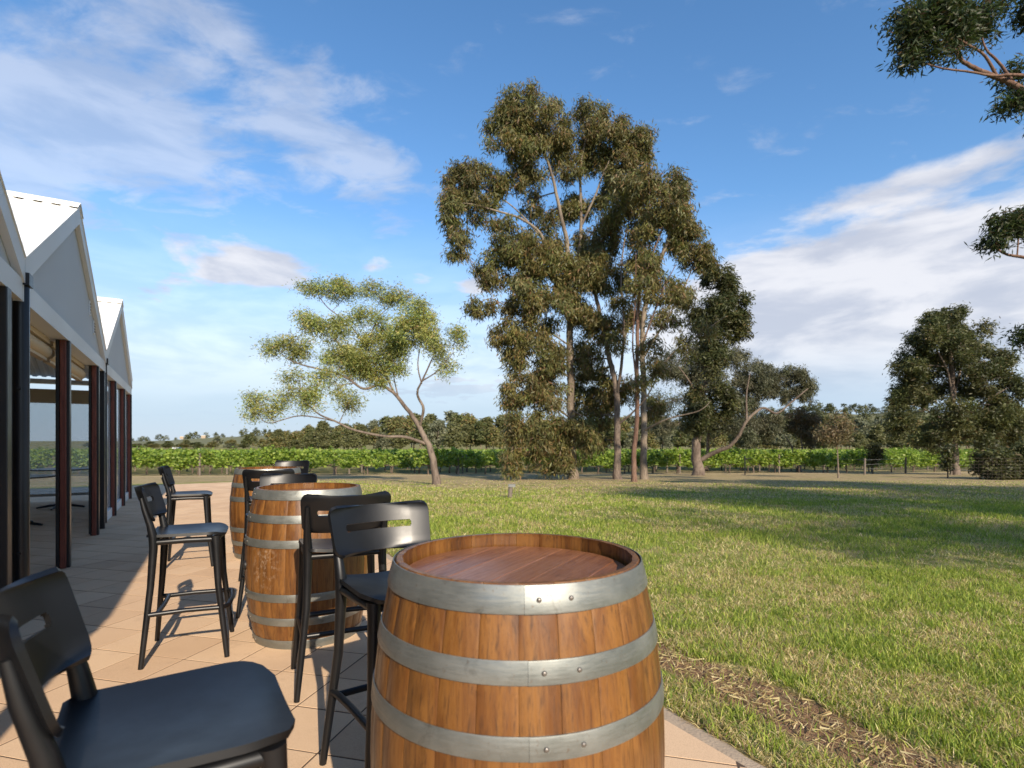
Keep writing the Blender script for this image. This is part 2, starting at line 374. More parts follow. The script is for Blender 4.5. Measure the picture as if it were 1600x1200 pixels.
# ------------------------------------------------------------------ ground, hills
def build_ground():
    def axis(lo, hi, near0, near1, step):
        a = list(np.arange(near0, near1, step)); d = step; x = near1
        while x < hi: a.append(x); d *= 1.17; x += d
        a.append(hi); d = step; x = near0 - step; b = []
        while x > lo: b.append(x); d *= 1.17; x -= d
        b.append(lo); return np.array(sorted(b) + a)
    xs = axis(-2500, 2500, -12, 14, .3); ys = axis(-60, 3500, -2, 42, .3)
    gx, gy = np.meshgrid(xs, ys, indexing='ij'); z = gz(gx, gy)
    n, m_ = gx.shape; idx = np.arange(n * m_).reshape(n, m_)
    q = np.stack([idx[:-1, :-1], idx[1:, :-1], idx[1:, 1:], idx[:-1, 1:]], -1).reshape(-1, 4)
    o = link_mesh('ground', np_mesh('ground', np.stack([gx, gy, z], -1).reshape(-1, 3), q, M['ground'], True))
    tag(o, 'mown lawn running out to dry ground under the trees', kind='structure')
    # two low ridges far behind the vineyard: (pixel x, pixel y of the crest) read at a distance
    for pts, Y in (([(40, 690), (215, 688), (262, 682), (310, 681), (345, 677), (400, 675), (520, 670), (640, 664), (800, 664), (900, 690)], 700),
                   ([(800, 690), (960, 668), (1100, 652), (1190, 643), (1275, 636), (1330, 640), (1400, 634), (1500, 640), (1620, 640), (1800, 668)], 520)):
        px = np.array([p[0] for p in pts]); py = np.array([p[1] for p in pts])
        xx = np.linspace(px[0], px[-1], 90); crest = np.interp(xx, px, py)
        vs = []; K = 14
        for i in range(90):
            X = (xx[i] - 800) / FPX * Y; H = CAMH + (HZ - crest[i]) / FPX * Y + 3.3 - 5
            for k in range(K):
                t = k / (K - 1); yy = Y - 170 + 340 * t
                vs.append((X, yy, -3.3 + max(0, H) * math.sin(math.pi * t) ** 1.3 - .3))
        idx = np.arange(90 * K).reshape(90, K)
        q = np.stack([idx[:-1, :-1], idx[1:, :-1], idx[1:, 1:], idx[:-1, 1:]], -1).reshape(-1, 4)
        tag(link_mesh('hill', np_mesh('hill', np.array(vs), q, M['hillside'], True)), 'low wooded hill on the skyline', kind='structure')
build_ground()

# ------------------------------------------------------------------ patio of diagonal square pavers
def build_patio():
    # local frame: s along U from the far edge (negative = towards the camera), e across
    def W(s, e): return EDGE0 + V * e + U * (s + float(np.dot(FAR0 - EDGE0, U)))
    L0, E0 = -21.0, -9.5
    def inside(p): return min(-e_of(*p) - .09, -f_of(*p) - .02, f_of(*p) - L0, e_of(*p) - E0)
    c = [W(L0, E0), W(L0, -.0885), W(0, -.0885), W(0, E0)]
    mb = MB().add([(p[0], p[1], z) for z in (-.045, -.0016) for p in c], [(3, 2, 1, 0), (4, 5, 6, 7), (0, 1, 5, 4), (1, 2, 6, 5), (2, 3, 7, 6), (3, 0, 4, 7)])
    patio = tag(mb.build('patio', M['sand']), 'terrace of square sandstone pavers laid on the diagonal', kind='structure')
    # rough mortar haunch along the lawn side
    rng = random.Random(3); hv = []; n = 150
    for i in range(n):
        s = L0 + (0 - L0) * i / (n - 1)
        for e, z in ((-.10, -.010), (-.085, -.001), (-.03 + rng.uniform(-.012, .012), -.003), (.02 + rng.uniform(-.025, .03), -.02), (.03, -.06)):
            p = W(s, e); hv.append((p[0], p[1], z + rng.uniform(-.0015, .0015)))
    hf = [(i * 5 + j, (i + 1) * 5 + j, (i + 1) * 5 + j + 1, i * 5 + j + 1) for i in range(n - 1) for j in range(4)]
    MB().add(hv, hf).build('edging', M['concrete'], patio, 50)
    a = TH - R(45); ca, sa = math.cos(a), math.sin(a)
    A = np.array([ca, sa]); B = np.array([-sa, ca]); S = .30; g = .0042; ch = .0008
    def prism(poly):        # convex polygon (world xy) -> chamfered slab
        cx = sum(p[0] for p in poly) / len(poly); cy = sum(p[1] for p in poly) / len(poly); k = len(poly)
        def ins(d): return [(cx + (p[0] - cx) * (1 - d / .15), cy + (p[1] - cy) * (1 - d / .15)) for p in poly]
        o, i_ = ins(g), ins(g + ch)
        vs = [(*p, -.04) for p in o] + [(*p, -.0008) for p in o] + [(*p, 0) for p in i_]
        fs = [tuple(range(2 * k, 3 * k))] + [(r * k + j, r * k + (j + 1) % k, (r + 1) * k + (j + 1) % k, (r + 1) * k + j) for r in (0, 1) for j in range(k)]
        return vs, fs
    def clip(poly, fn):
        out = []
        for p, q in zip(poly, poly[1:] + poly[:1]):
            a_, b_ = fn(p), fn(q)
            if a_ >= 0: out.append(p)
            if (a_ >= 0) != (b_ >= 0):
                t = a_ / (a_ - b_); out.append((p[0] + (q[0] - p[0]) * t, p[1] + (q[1] - p[1]) * t))
        return out
    cells = []
    for i in range(-90, 90):
        for j in range(-90, 90):
            q = [A * ((i + di) * S) + B * ((j + dj) * S) for di, dj in ((0, 0), (1, 0), (1, 1), (0, 1))]
            ins = [inside(p) for p in q]
            if max(ins) <= 0: continue
            poly = [tuple(p) for p in q]; full = min(ins) > 0
            if not full:
                for fn in (lambda p: -e_of(*p) - .09, lambda p: -f_of(*p) - .02, lambda p: f_of(*p) - L0, lambda p: e_of(*p) - E0):
                    poly = clip(poly, fn)
                    if len(poly) < 3: break
                if len(poly) < 3: continue
                ar = abs(sum(p[0] * r[1] - p[1] * r[0] for p, r in zip(poly, poly[1:] + poly[:1]))) / 2
                if ar < .004: continue
            cx = sum(p[0] for p in poly) / len(poly); cy = sum(p[1] for p in poly) / len(poly)
            x = 800 + FPX * cx / max(cy, .01); y = HZ + FPX * CAMH / max(cy, .01)
            vis = cy > .9 and -60 < x < 1660 and y < 1290
            cells.append((cx * cx + cy * cy if vis else 1e6 + cx * cx, i, j, poly, full, (cx, cy)))
    cells.sort(key=lambda c: c[0])
    unit = [(-.15, -.15), (.15, -.15), (.15, .15), (-.15, .15)]
    vs, fs = prism(unit); shared = MB().add(vs, fs).mesh('paver', M['paver'])
    rest = MB(); rng = random.Random(5)
    for k, (d, i, j, poly, full, (cx, cy)) in enumerate(cells):
        dz = rng.uniform(-.0003, .0009); tx, ty = rng.uniform(-.0016, .0016), rng.uniform(-.0016, .0016)
        if k < 300:
            if full: o = link_mesh('paver', shared, None, patio, (cx, cy, dz), (tx, ty, a))
            else:
                vs, fs = prism([(p[0] - cx, p[1] - cy) for p in poly]); o = MB().add(vs, fs).build('paver', M['paver'], patio, loc=(cx, cy, dz))
        else:
            vs, fs = prism(poly); rest.add([(v[0], v[1], v[2] + dz + (v[0] - cx) * tx + (v[1] - cy) * ty) for v in vs], fs)
    tag(rest.build('paver_field', M['paver'], patio), kind='stuff')
build_patio()

# ------------------------------------------------------------------ pavilion with three gables
def build_pavilion():
    O = np.array([-3.184, 3.60]) - V * .165; W_ = 4.35
    root = empty('pavilion', (O[0], O[1], 0), math.atan2(U[1], U[0]))      # local x along the front, y inwards, z up
    tag(root, 'white open-sided pavilion with three gables and black posts along the paving', 'pavilion')
    def box(name, a, b, mat, parent=root, bev=0.0): return MB().box(a, b, bev).build(name, M[mat], parent)
    ZB, ZF, ZV, ZA = 2.07, 2.215, 2.36, 3.48
    DEP = 6.5
    for g in range(3):
        s0 = (g - 1) * W_; s1 = s0 + W_; m_ = (s0 + s1) / 2
        box('fascia', (s0 + .012, -.155, ZB), (s1 - .012, -.03, ZF - .004), 'white', bev=.004)
        # flat gable sheet
        vs = [(x, y, z) for y in (-.12, -.08) for x, z in ((s0 + .02, ZF), (s1 - .02, ZF), (s1 - .02, ZV - .12), (m_, ZA - .16), (s0 + .02, ZV - .12))]
        fs = [(0, 1, 2, 3, 4), (9, 8, 7, 6, 5)] + [(i, i + 5, (i + 1) % 5 + 5, (i + 1) % 5) for i in range(5)]
        gp = MB().add(vs, fs).build('gable_panel', M['gable'], root)
        if g == 1:
            for sx, z, w, h in ((3.18, 2.60, .05, .17), (3.50, 2.44, .09, .16)):
                v_ = box('vent', (sx, -.133, z), (sx + w, -.121, z + h), 'white', gp)
                for q in range(4): box('vent_slot', (sx + .01, -.137, z + .02 + q * h / 5), (sx + w - .01, -.1335, z + .02 + q * h / 5 + .012), 'post', v_)
        cap = [(s0 + .004, ZV), (m_, ZA), (s1 - .004, ZV)]
        for (xa, za), (xb, zb) in zip(cap, cap[1:]):
            # barge board: follows the slope, stands proud of the gable sheet
            vs = [(x, y, z) for y in (-.165, -.122) for x, z in ((xa, za - .17), (xb, zb - .17), (xb, zb - .004), (xa, za - .004))]
            MB().add(vs, [(0, 1, 2, 3), (7, 6, 5, 4), (0, 4, 5, 1), (1, 5, 6, 2), (2, 6, 7, 3), (3, 7, 4, 0)]).build('barge_board', M['white'], root)
            # ribbed sheet: ribs run down the slope
            prof = []; y = -.172
            while y < DEP:
                prof += [(y, 0), (y + .055, .002), (y + .075, .022), (y + .115, .022)]; y += .135
            sl = math.atan2(zb - za, xb - xa); nx, nz = -math.sin(sl), math.cos(sl)
            vs = []
            for (x, z) in ((xa, za), (xb, zb)):
                vs += [(x + nx * h, y, z + nz * h + .004) for y, h in prof]
            k = len(prof); fs = [(i, i + 1, k + i + 1, k + i) for i in range(k - 1)]
            vs += [(a, b, c - .012) for a, b, c in vs]
            fs += [tuple(2 * k + q for q in reversed(f)) for f in fs] + [(0, k, 3 * k, 2 * k), (k - 1, 3 * k - 1, 4 * k - 1, 2 * k - 1)]
            MB().add(vs, fs).build('roof_sheet', M['roof'], root)
        q = .17; dz = q * (ZA - ZV) / (W_ / 2)
        vs = [(m_ + a, y, ZA + .036 + b) for y in (-.178, DEP) for a, b in ((-q, -dz), (0, .004), (q, -dz), (q, -dz - .012), (0, -.008), (-q, -dz - .012))]
        MB().add(vs, [(i, i + 1, i + 7, i + 6) for i in range(5)] + [(5, 0, 6, 11), (0, 5, 4, 3, 2, 1), (6, 7, 8, 9, 10, 11)]).build('ridge_cap', M['roof'], root)
        # tie beams inside
        for y in (1.9, 4.2): box('tie_beam', (s0 + .05, y, 2.02), (s1 - .05, y + .09, 2.20), 'cream')
    for k, s in enumerate((0.0, W_, 2 * W_)):            # box gutters in the valleys
        box('gutter', (s - .10, -.02, ZV - .13), (s + .10, DEP, ZV - .05), 'white')
    def post(s, w=.085, batten=True, y0=-.162):
        p = box('post', (s - w / 2, y0, 0), (s + w / 2, y0 + w, ZB - .002), 'black', bev=.006)
        if batten:
            box('timber_batten', (s - w / 2 - .042, y0 + .022, 0.004), (s - w / 2 - .001, y0 + .066, ZB - .004), 'timber', p, .004)
            box('blind_track', (s - w / 2 - .036, y0 + .070, 0.02), (s - w / 2 - .002, y0 + .096, ZB - .004), 'black', p)
        return p
    for s in (-4.28, -2.2): post(s)
    post(-.36, .10, False); post(-.10, .085, False, -.115)
    post(1.70); post(3.70); post(4.26, .075, False); post(5.72); post(7.20); post(8.62)
    for s in (0.06, 4.45):                                # round downpipes at the valleys
        dp = MB().tube([(s, -.13, .05), (s, -.13, 2.20), (s - .03, -.04, 2.31)], .047 if s < 1 else .038, 14).build('downpipe', M['black'], root, 40)
        for z in (.42, 1.5): MB().tube([(s - .07, -.13, z), (s + .07, -.13, z)], .012, 6).build('bracket', M['black'], dp)
        box('rain_head', (s - .055, -.185, 2.18), (s + .055, -.075, 2.26), 'black', dp)
    # rolled-up blinds under the fascia of the open bays
    for a, b in ((.02, 1.64), (1.76, 3.64), (-2.14, -.42), (-4.22, -2.26)):
        bl = MB().tube([(a, .02, 1.955), (b, .02, 1.955)], .062, 16).build('rolled_blind', M['cream'], root, 40)
        box('blind_rail', (a, -.005, 1.872), (b, .045, 1.897), 'cream', bl, .004)
        box('head_board', (a, -.028, 2.022), (b, .12, 2.066), 'cream', bl)
    # glazed bays of the far gable, with low white kick rails
    for a, b in ((4.50, 5.62), (5.78, 7.10), (7.26, 8.54)):
        pn = box('clear_pane', (a, -.09, .14), (b, -.082, 2.05), 'clear'); box('kick_rail', (a, -.115, .004), (b, -.055, .135), 'white', pn, .004)
    # far end: clear drop blinds between a cream beam and a bottom rail
    box('end_beam', (2 * W_ - .12, .14, 1.86), (2 * W_ - .03, DEP, 2.12), 'cream')
    ew = [(2 * W_ - .03, y, z) for y, z in ((.14, 2.12), (DEP, 2.12), (DEP, 2.30), (.14, 2.30))]
    for y0 in (.16, 1.78, 3.40, 5.02):
        pn = box('drop_blind', (2 * W_ - .075, y0, .16), (2 * W_ - .069, y0 + 1.56, 1.87), 'clear')
        box('bottom_rail', (2 * W_ - .09, y0, .105), (2 * W_ - .055, y0 + 1.56, .158), 'wire', pn)
        box('mullion', (2 * W_ - .10, y0 + 1.56, 0), (2 * W_ - .04, y0 + 1.62, 1.87), 'black')
    # solid near end and back wall
    box('end_wall', (-W_ + .02, .13, 0), (-W_ + .10, DEP, 2.20), 'render_wall')
    box('back_wall', (-W_ + .10, DEP - .1, 0), (2 * W_, DEP, 2.20), 'render_wall')
    vs = [(x, y, z) for x in (-W_ + .02, -W_ + .10) for y, z in ((.0, 2.20), (DEP, 2.20), (DEP, 2.34), (.0, 2.34))]
    MB().add(vs, [(0, 1, 2, 3), (7, 6, 5, 4), (0, 4, 5, 1), (1, 5, 6, 2), (2, 6, 7, 3), (3, 7, 4, 0)]).build('end_plate', M['white'], root)
    return root
build_pavilion()

def bistro_table(x, y, label):
    r = tag(empty('bistro_table', (x, y, 0), random.random()), label, 'table', 'dark tables inside the pavilion')
    n = 40
    MB().tube([(0, 0, .655), (0, 0, .661), (0, 0, .675)], [.44, .452, .452], n).build('table_top', M['black'], r, 40)
    MB().tube([(0, 0, .03), (0, 0, .62), (0, 0, .656)], [.032, .032, .10], 12).build('pedestal', M['black'], r, 40)
    for k in range(4):
        a = k * math.pi / 2; c, s = math.cos(a), math.sin(a)
        MB().tube([(0, 0, .06), (c * .15, s * .15, .05), (c * .34, s * .34, .018)], [.028, .022, .016], 8).build('foot', M['black'], r, 40)
p = at(95, 688, 9.4); bistro_table(p.x, p.y, 'round dark pedestal table seen between the red-edged posts')
p = at(22, 688, 7.4); bistro_table(p.x, p.y, 'round dark table mostly hidden behind the black downpipe')

# ------------------------------------------------------------------ barrels
def barrel_meshes():
    H, NS = .88, 26
    def Rz(z): return .352 - .054 * ((z - H / 2) / (H / 2)) ** 2
    zs = [0, .012, .05, .12, .2, .28, .36, .44, .52, .60, .68, .76, .83, .868, .88]; da = 2 * math.pi / NS
    mb = MB(); cols = []
    for z in zs:
        r = Rz(z) - (.006 if z in (0, .88) else 0); h = da / 2 - .0012
        ti = .012 + .016 * min(1, min(z, .88 - z) / .04)
        ring = [(r - .0018, -h), (r, -h * .86), (r + .0004, 0), (r, h * .86), (r - .0018, h), (r - ti, h), (r - ti, -h)]
        cols.append([(q * math.cos(a), q * math.sin(a), z) for q, a in ring])
    vs = [p for c in cols for p in c]; k = 7
    fs = [(i * k + j, i * k + (j + 1) % k, (i + 1) * k + (j + 1) % k, (i + 1) * k + j) for i in range(len(zs) - 1) for j in range(k)]
    fs += [tuple(range(k - 1, -1, -1)), tuple((len(zs) - 1) * k + j for j in range(k))]
    stave = mb.add(vs, fs).mesh('stave', M['stave'], 35)
    heads = []; rh, nb, zt = .272, 6, H - .036
    cuts = [-rh + 2 * rh * i / nb + (0 if i in (0, nb) else (-1) ** i * .008) for i in range(nb + 1)]
    for y0, y1 in zip(cuts, cuts[1:]):
        y0 += .0003; y1 -= .0003; up = []; dn = []
        for q in range(9):
            y = y0 + (y1 - y0) * q / 8; x = math.sqrt(max(rh * rh - y * y, 1e-6)); up.append((x, y)); dn.append((-x, y))
        poly = up + dn[::-1]; n = len(poly); cy = (y0 + y1) / 2
        ins = [(x * .996, cy + (y - cy) * .975) for x, y in poly]
        vs = [(x, y, zt - .024) for x, y in poly] + [(x, y, zt - .0014) for x, y in poly] + [(x, y, zt) for x, y in ins]
        fs = [tuple(range(2 * n, 3 * n))] + [(r * n + j, r * n + (j + 1) % n, (r + 1) * n + (j + 1) % n, (r + 1) * n + j) for r in (0, 1) for j in range(n)]
        heads.append(MB().add(vs, fs).mesh('head_board', M['head']))
    hoops = []
    for z0, z1 in ((.0, .05), (.136, .180), (.270, .314), (.566, .610), (.700, .744), (.826, .879)):
        n = 96; mb = MB(); rows = []
        for i in range(n + 1):
            a = 2 * math.pi * i / n; lap = .0016 if i < 7 else 0
            b = .0016
            pr = [(Rz(z0) + .0006, z0), (Rz(z0) + .0022 + b * .4 + lap, z0), (Rz(z0) + .0032 + lap, z0 + .003), (Rz((z0 + z1) / 2) + .0034 + lap, (z0 + z1) / 2), (Rz(z1) + .0032 + lap, z1 - .003), (Rz(z1) + .0022 + lap, z1), (Rz(z1) + .0004, z1)]
            rows += [(r * math.cos(a), r * math.sin(a), z) for r, z in pr]
        k = 7; fs = [(i * k + j, (i + 1) * k + j, (i + 1) * k + j + 1, i * k + j + 1) for i in range(n) for j in range(k - 1)]
        fs.append(tuple(range(k - 1, -1, -1)))
        hoops.append((mb.add(rows, fs).mesh('hoop', M['steel'], 40), z0, z1, Rz((z0 + z1) / 2)))
    rv = MB()
    for r, h in ((.0052, 0), (.0047, .0022), (.0028, .0036)): rv.v += [(h, r * math.cos(k * math.pi / 5), r * math.sin(k * math.pi / 5)) for k in range(10)]
    rv.f += [(r * 10 + j, r * 10 + (j + 1) % 10, (r + 1) * 10 + (j + 1) % 10, (r + 1) * 10 + j) for r in (0, 1) for j in range(10)] + [tuple(range(20, 30))]
    return stave, heads, hoops, rv.mesh('rivet', M['rivet'], 60), NS, da, Rz
BAR = barrel_meshes()
def barrel(x, y, seam, headrot, label, bung=None):
    stave, heads, hoops, rivet, NS, da, Rz = BAR
    r = tag(empty('wine_barrel', (x, y, .001), 0), label, 'barrel', 'oak barrels standing along the edge of the paving')
    rng = random.Random(int(abs(x) * 1000) + 3)
    if bung is not None:
        stave = stave.copy(); stave.materials[0] = M['stave_scuffed']
    for k in range(NS): link_mesh('stave', stave, None, r, None, (0, 0, k * da + rng.uniform(-.0006, .0006)))
    for h in heads: link_mesh('head_board', h, None, r, (0, 0, rng.uniform(-.0008, .0008)), (0, 0, headrot))
    for me, z0, z1, rr in hoops:
        a0 = seam + rng.uniform(-.03, .03)
        o = link_mesh('hoop', me, None, r, None, (0, 0, a0))
        for da_ in (.09, .30):
            link_mesh('rivet', rivet, None, o, ((rr + .0052) * math.cos(da_), (rr + .0052) * math.sin(da_), (z0 + z1) / 2), (0, 0, da_))
    if bung is not None:
        R0 = Rz(.44); c, s = math.cos(bung), math.sin(bung)
        MB().tube([((R0 - .02) * c, (R0 - .02) * s, .445), ((R0 + .006) * c, (R0 + .006) * s, .445), ((R0 + .012) * c, (R0 + .012) * s, .445)], [.026, .026, .020], 14).build('bung', M['rubber'], r, 40)
    return r
B1, B2, B3 = (.013, 1.363), (-1.236, 3.35), (-2.49, 5.62)
barrel(*B1, R(-88), R(62), 'largest oak barrel in the foreground with a bare reddish head')
barrel(*B2, R(-156), R(20), 'middle oak barrel with black bung and scuffed pale patch', R(-146))
barrel(*B3, R(-60), R(100), 'farthest oak barrel half hidden behind the middle barrel')

# ------------------------------------------------------------------ counter stools
def stool_proto():
    r = empty('counter_stool')
    # local +x is the way the sitter faces
    def leg(px, py, fx, fy, rear):
        s = 1 if py > 0 else -1
        if rear: pts = [(fx, fy, 0), (px - .012, py + s * .006, .40), (px, py, .60), (px - .002, py, .66), (px - .014, py + s * .003, .72), (px - .038, py + s * .006, .80), (px - .052, py + s * .006, .862)]; rad = [.0125, .0165, .020, .021, .0175, .014, .010]
        else: pts = [(fx, fy, 0), (px + .012, py + s * .01, .38), (px, py, .60), (px - .004, py - s * .002, .645)]; rad = [.0125, .0165, .021, .024]
        return MB().tube(pts, rad, 12).build('leg', M['plastic'], r, 50)
    leg(-.150, .168, -.197, .218, True); leg(-.150, -.168, -.197, -.218, True)
    leg(.136, .165, .192, .210, False); leg(.136, -.165, .192, -.210, False)
    # seat shell: rounded outline, gently dished
    n, m_ = 21, 19; P = []
    for i in range(n):
        u = i / (n - 1); x = -.185 + .363 * u; row = []
        rf = .10; hw = .176 + .022 * u
        if x > .178 - rf: q = (x - (.178 - rf)) / rf; hw = hw - rf * .85 * (1 - math.sqrt(max(0, 1 - q * q)))
        if x < -.15: q = (-.15 - x) / .035; hw -= .03 * (1 - math.sqrt(max(0, 1 - q * q)))
        for j in range(m_):
            v = j / (m_ - 1) * 2 - 1; y = hw * v
            z = .657 - .013 * (1 - v * v) * (1 - (2 * u - .9) ** 2 * .8) - .018 * max(0, (u - .82) / .18) ** 2 + .006 * v * v
            row.append(Vector((x, y, z)))
        P.append(row)
    MB().shell(P, lambda i, j: True, .014).build('seat', M['plastic'], r, 50)
    fr = MB()
    for s in (-1, 1): fr.tube([(-.15, s * .165, .628), (0, s * .172, .632), (.136, s * .163, .628)], .0155, 8)
    fr.tube([(.136, -.163, .628), (.15, 0, .628), (.136, .163, .628)], .0155, 8); fr.tube([(-.15, -.165, .628), (-.155, 0, .628), (-.15, .165, .628)], .0145, 8)
    fr.build('seat_frame', M['plastic'], r, 50)
    # curved back panel with a slot
    zs = [.742, .746, .754, .766, .785, .803, .818, .823, .831, .839, .844, .857, .872, .886, .898, .906, .910]
    ys = [-1, -.985, -.95, -.9, -.82, -.72, -.68, -.66, -.5, -.3, -.1, .1, .3, .5, .66, .68, .72, .82, .9, .95, .985, 1]; P = []
    for z in zs:
        rc = .032; d = min(z - .742, .910 - z); hw = .190 + .012 * (z - .742) / .168
        if d < rc: hw -= rc - math.sqrt(max(0, rc * rc - (rc - d) ** 2))
        P.append([Vector((-.168 - .30 * (z - .742) - .05 + .062 * t * t + .012, hw * t, z + .006 * t * t * (z - .742) / .168)) for t in ys])
    def mask(i, j):
        a, b = zs[i], zs[i + 1]; l, q = ys[j], ys[j + 1]
        lim = .68 if (a >= .8225 and b <= .8395) else .66
        return not (a >= .8179 and b <= .8441 and l >= -lim - 1e-6 and q <= lim + 1e-6)
    MB().shell(P, mask, .011).build('backrest', M['plastic'], r, 45)
    ft = MB(); z = .262
    for s in (-1, 1): ft.tube([(-.170, s * .192, z), (-.135, s * .186, z), (0, s * .186, z + .004), (.168, s * .186, z)], [.0135, .013, .0125, .013], 8)
    ft.tube([(-.132, -.188, z), (-.128, 0, z), (-.132, .188, z)], .0125, 8)
    ft.tube([(.168, -.186, z), (.196, -.150, z), (.204, 0, z), (.196, .150, z), (.168, .186, z)], .0135, 8)
    ft.build('footrest', M['plastic'], r, 50)
    return r
proto = stool_proto()
STOOLS = [  # centre, facing, label
    ((-.605, 1.0), (.848, .53), 'black plastic stool cut off by the lower left corner'),
    ((-1.787, 3.065), (.917, .40), 'black stool standing alone in the sun left of the middle barrel'),
    ((-3.02, 5.17), (.90, .437), 'black stool behind the lone sunlit stool, beside the farthest barrel'),
    ((-.839, 2.709), (-.42, .907), 'black stool with its back to us, in front of the middle barrel'),
    ((-.385, 1.945), (.60, -.80), 'black stool tucked against the foreground barrel, backrest towards the lawn'),
    ((-2.09, 4.78), (-.30, .954), 'black stool with its back to us, in front of the farthest barrel'),
    ((-1.60, 3.80), (.10, -.995), 'black stool behind the middle barrel, only its backrest top showing'),
    ((-2.62, 6.42), (.10, -.995), 'black stool behind the farthest barrel, only a sliver of backrest showing')]
for i, (c, f, lab) in enumerate(STOOLS):
    o = proto if i == 0 else copy_tree(proto)
    o.location = (c[0], c[1], .001); o.rotation_euler = (0, 0, math.atan2(f[1], f[0]))
    tag(o, lab, 'stool', 'black stools around the barrels')

# ------------------------------------------------------------------ trees
def leaf_arrays(C, rng, length, width, droop, pal, pw, jitter=.25):
    """rhombic leaves at points C: returns verts, quads, tints"""
    n = len(C)
    d = rng.normal(0, 1, (n, 3)); d[:, 2] = d[:, 2] * .6 - droop; d /= np.linalg.norm(d, axis=1)[:, None]
    s = np.cross(d, rng.normal(0, 1, (n, 3))); s /= np.linalg.norm(s, axis=1)[:, None] + 1e-9
    L = length * rng.uniform(.65, 1.3, (n, 1)); Wd = width * rng.uniform(.7, 1.3, (n, 1))
    v = np.stack([C, C + d * L * .42 + s * Wd * .5, C + d * L, C + d * L * .42 - s * Wd * .5], 1).reshape(-1, 3)
    q = np.arange(4 * n).reshape(n, 4)
    pal = np.array(pal); c = pal[rng.choice(len(pal), n, p=np.array(pw) / sum(pw))] * rng.uniform(1 - jitter, 1 + jitter, (n, 1))
    return v, q, np.repeat(c, 4, 0)
PAL = dict(
    gum=([(.155, .148, .052), (.112, .120, .042), (.205, .170, .062), (.225, .140, .066), (.185, .20, .056)], [4, 3, 2.4, 1.2, 1.0]),
    dark=([(.075, .085, .030), (.055, .066, .024), (.105, .110, .038), (.12, .095, .042)], [4, 3, 2, .6]),
    grey=([(.140, .150, .088), (.115, .126, .072), (.18, .18, .108), (.10, .102, .056)], [4, 3, 2, 2]),
    wisp=([(.205, .225, .062), (.165, .195, .060), (.27, .26, .075), (.135, .17, .060), (.26, .19, .08)], [4, 3, 2, 2, .7]),
    brown=([(.12, .095, .05), (.09, .08, .04), (.15, .11, .06)], [3, 3, 1]),
    near=([(.045, .070, .024), (.065, .090, .028), (.085, .085, .035), (.10, .065, .035)], [4, 3, 1.2, .5]))
def smooth_path(pts, sub=4):
    pts = [Vector(p) for p in pts]
    if len(pts) < 3: return pts
    out = []
    for i in range(len(pts) - 1):
        p0 = pts[max(i - 1, 0)]; p1 = pts[i]; p2 = pts[i + 1]; p3 = pts[min(i + 2, len(pts) - 1)]
        for k in range(sub):
            t = k / sub
            out.append(.5 * ((2 * p1) + (p2 - p0) * t + (2 * p0 - 5 * p1 + 4 * p2 - p3) * t * t + (3 * p1 - p0 - 3 * p2 + p3) * t ** 3))
    return out + [pts[-1]]
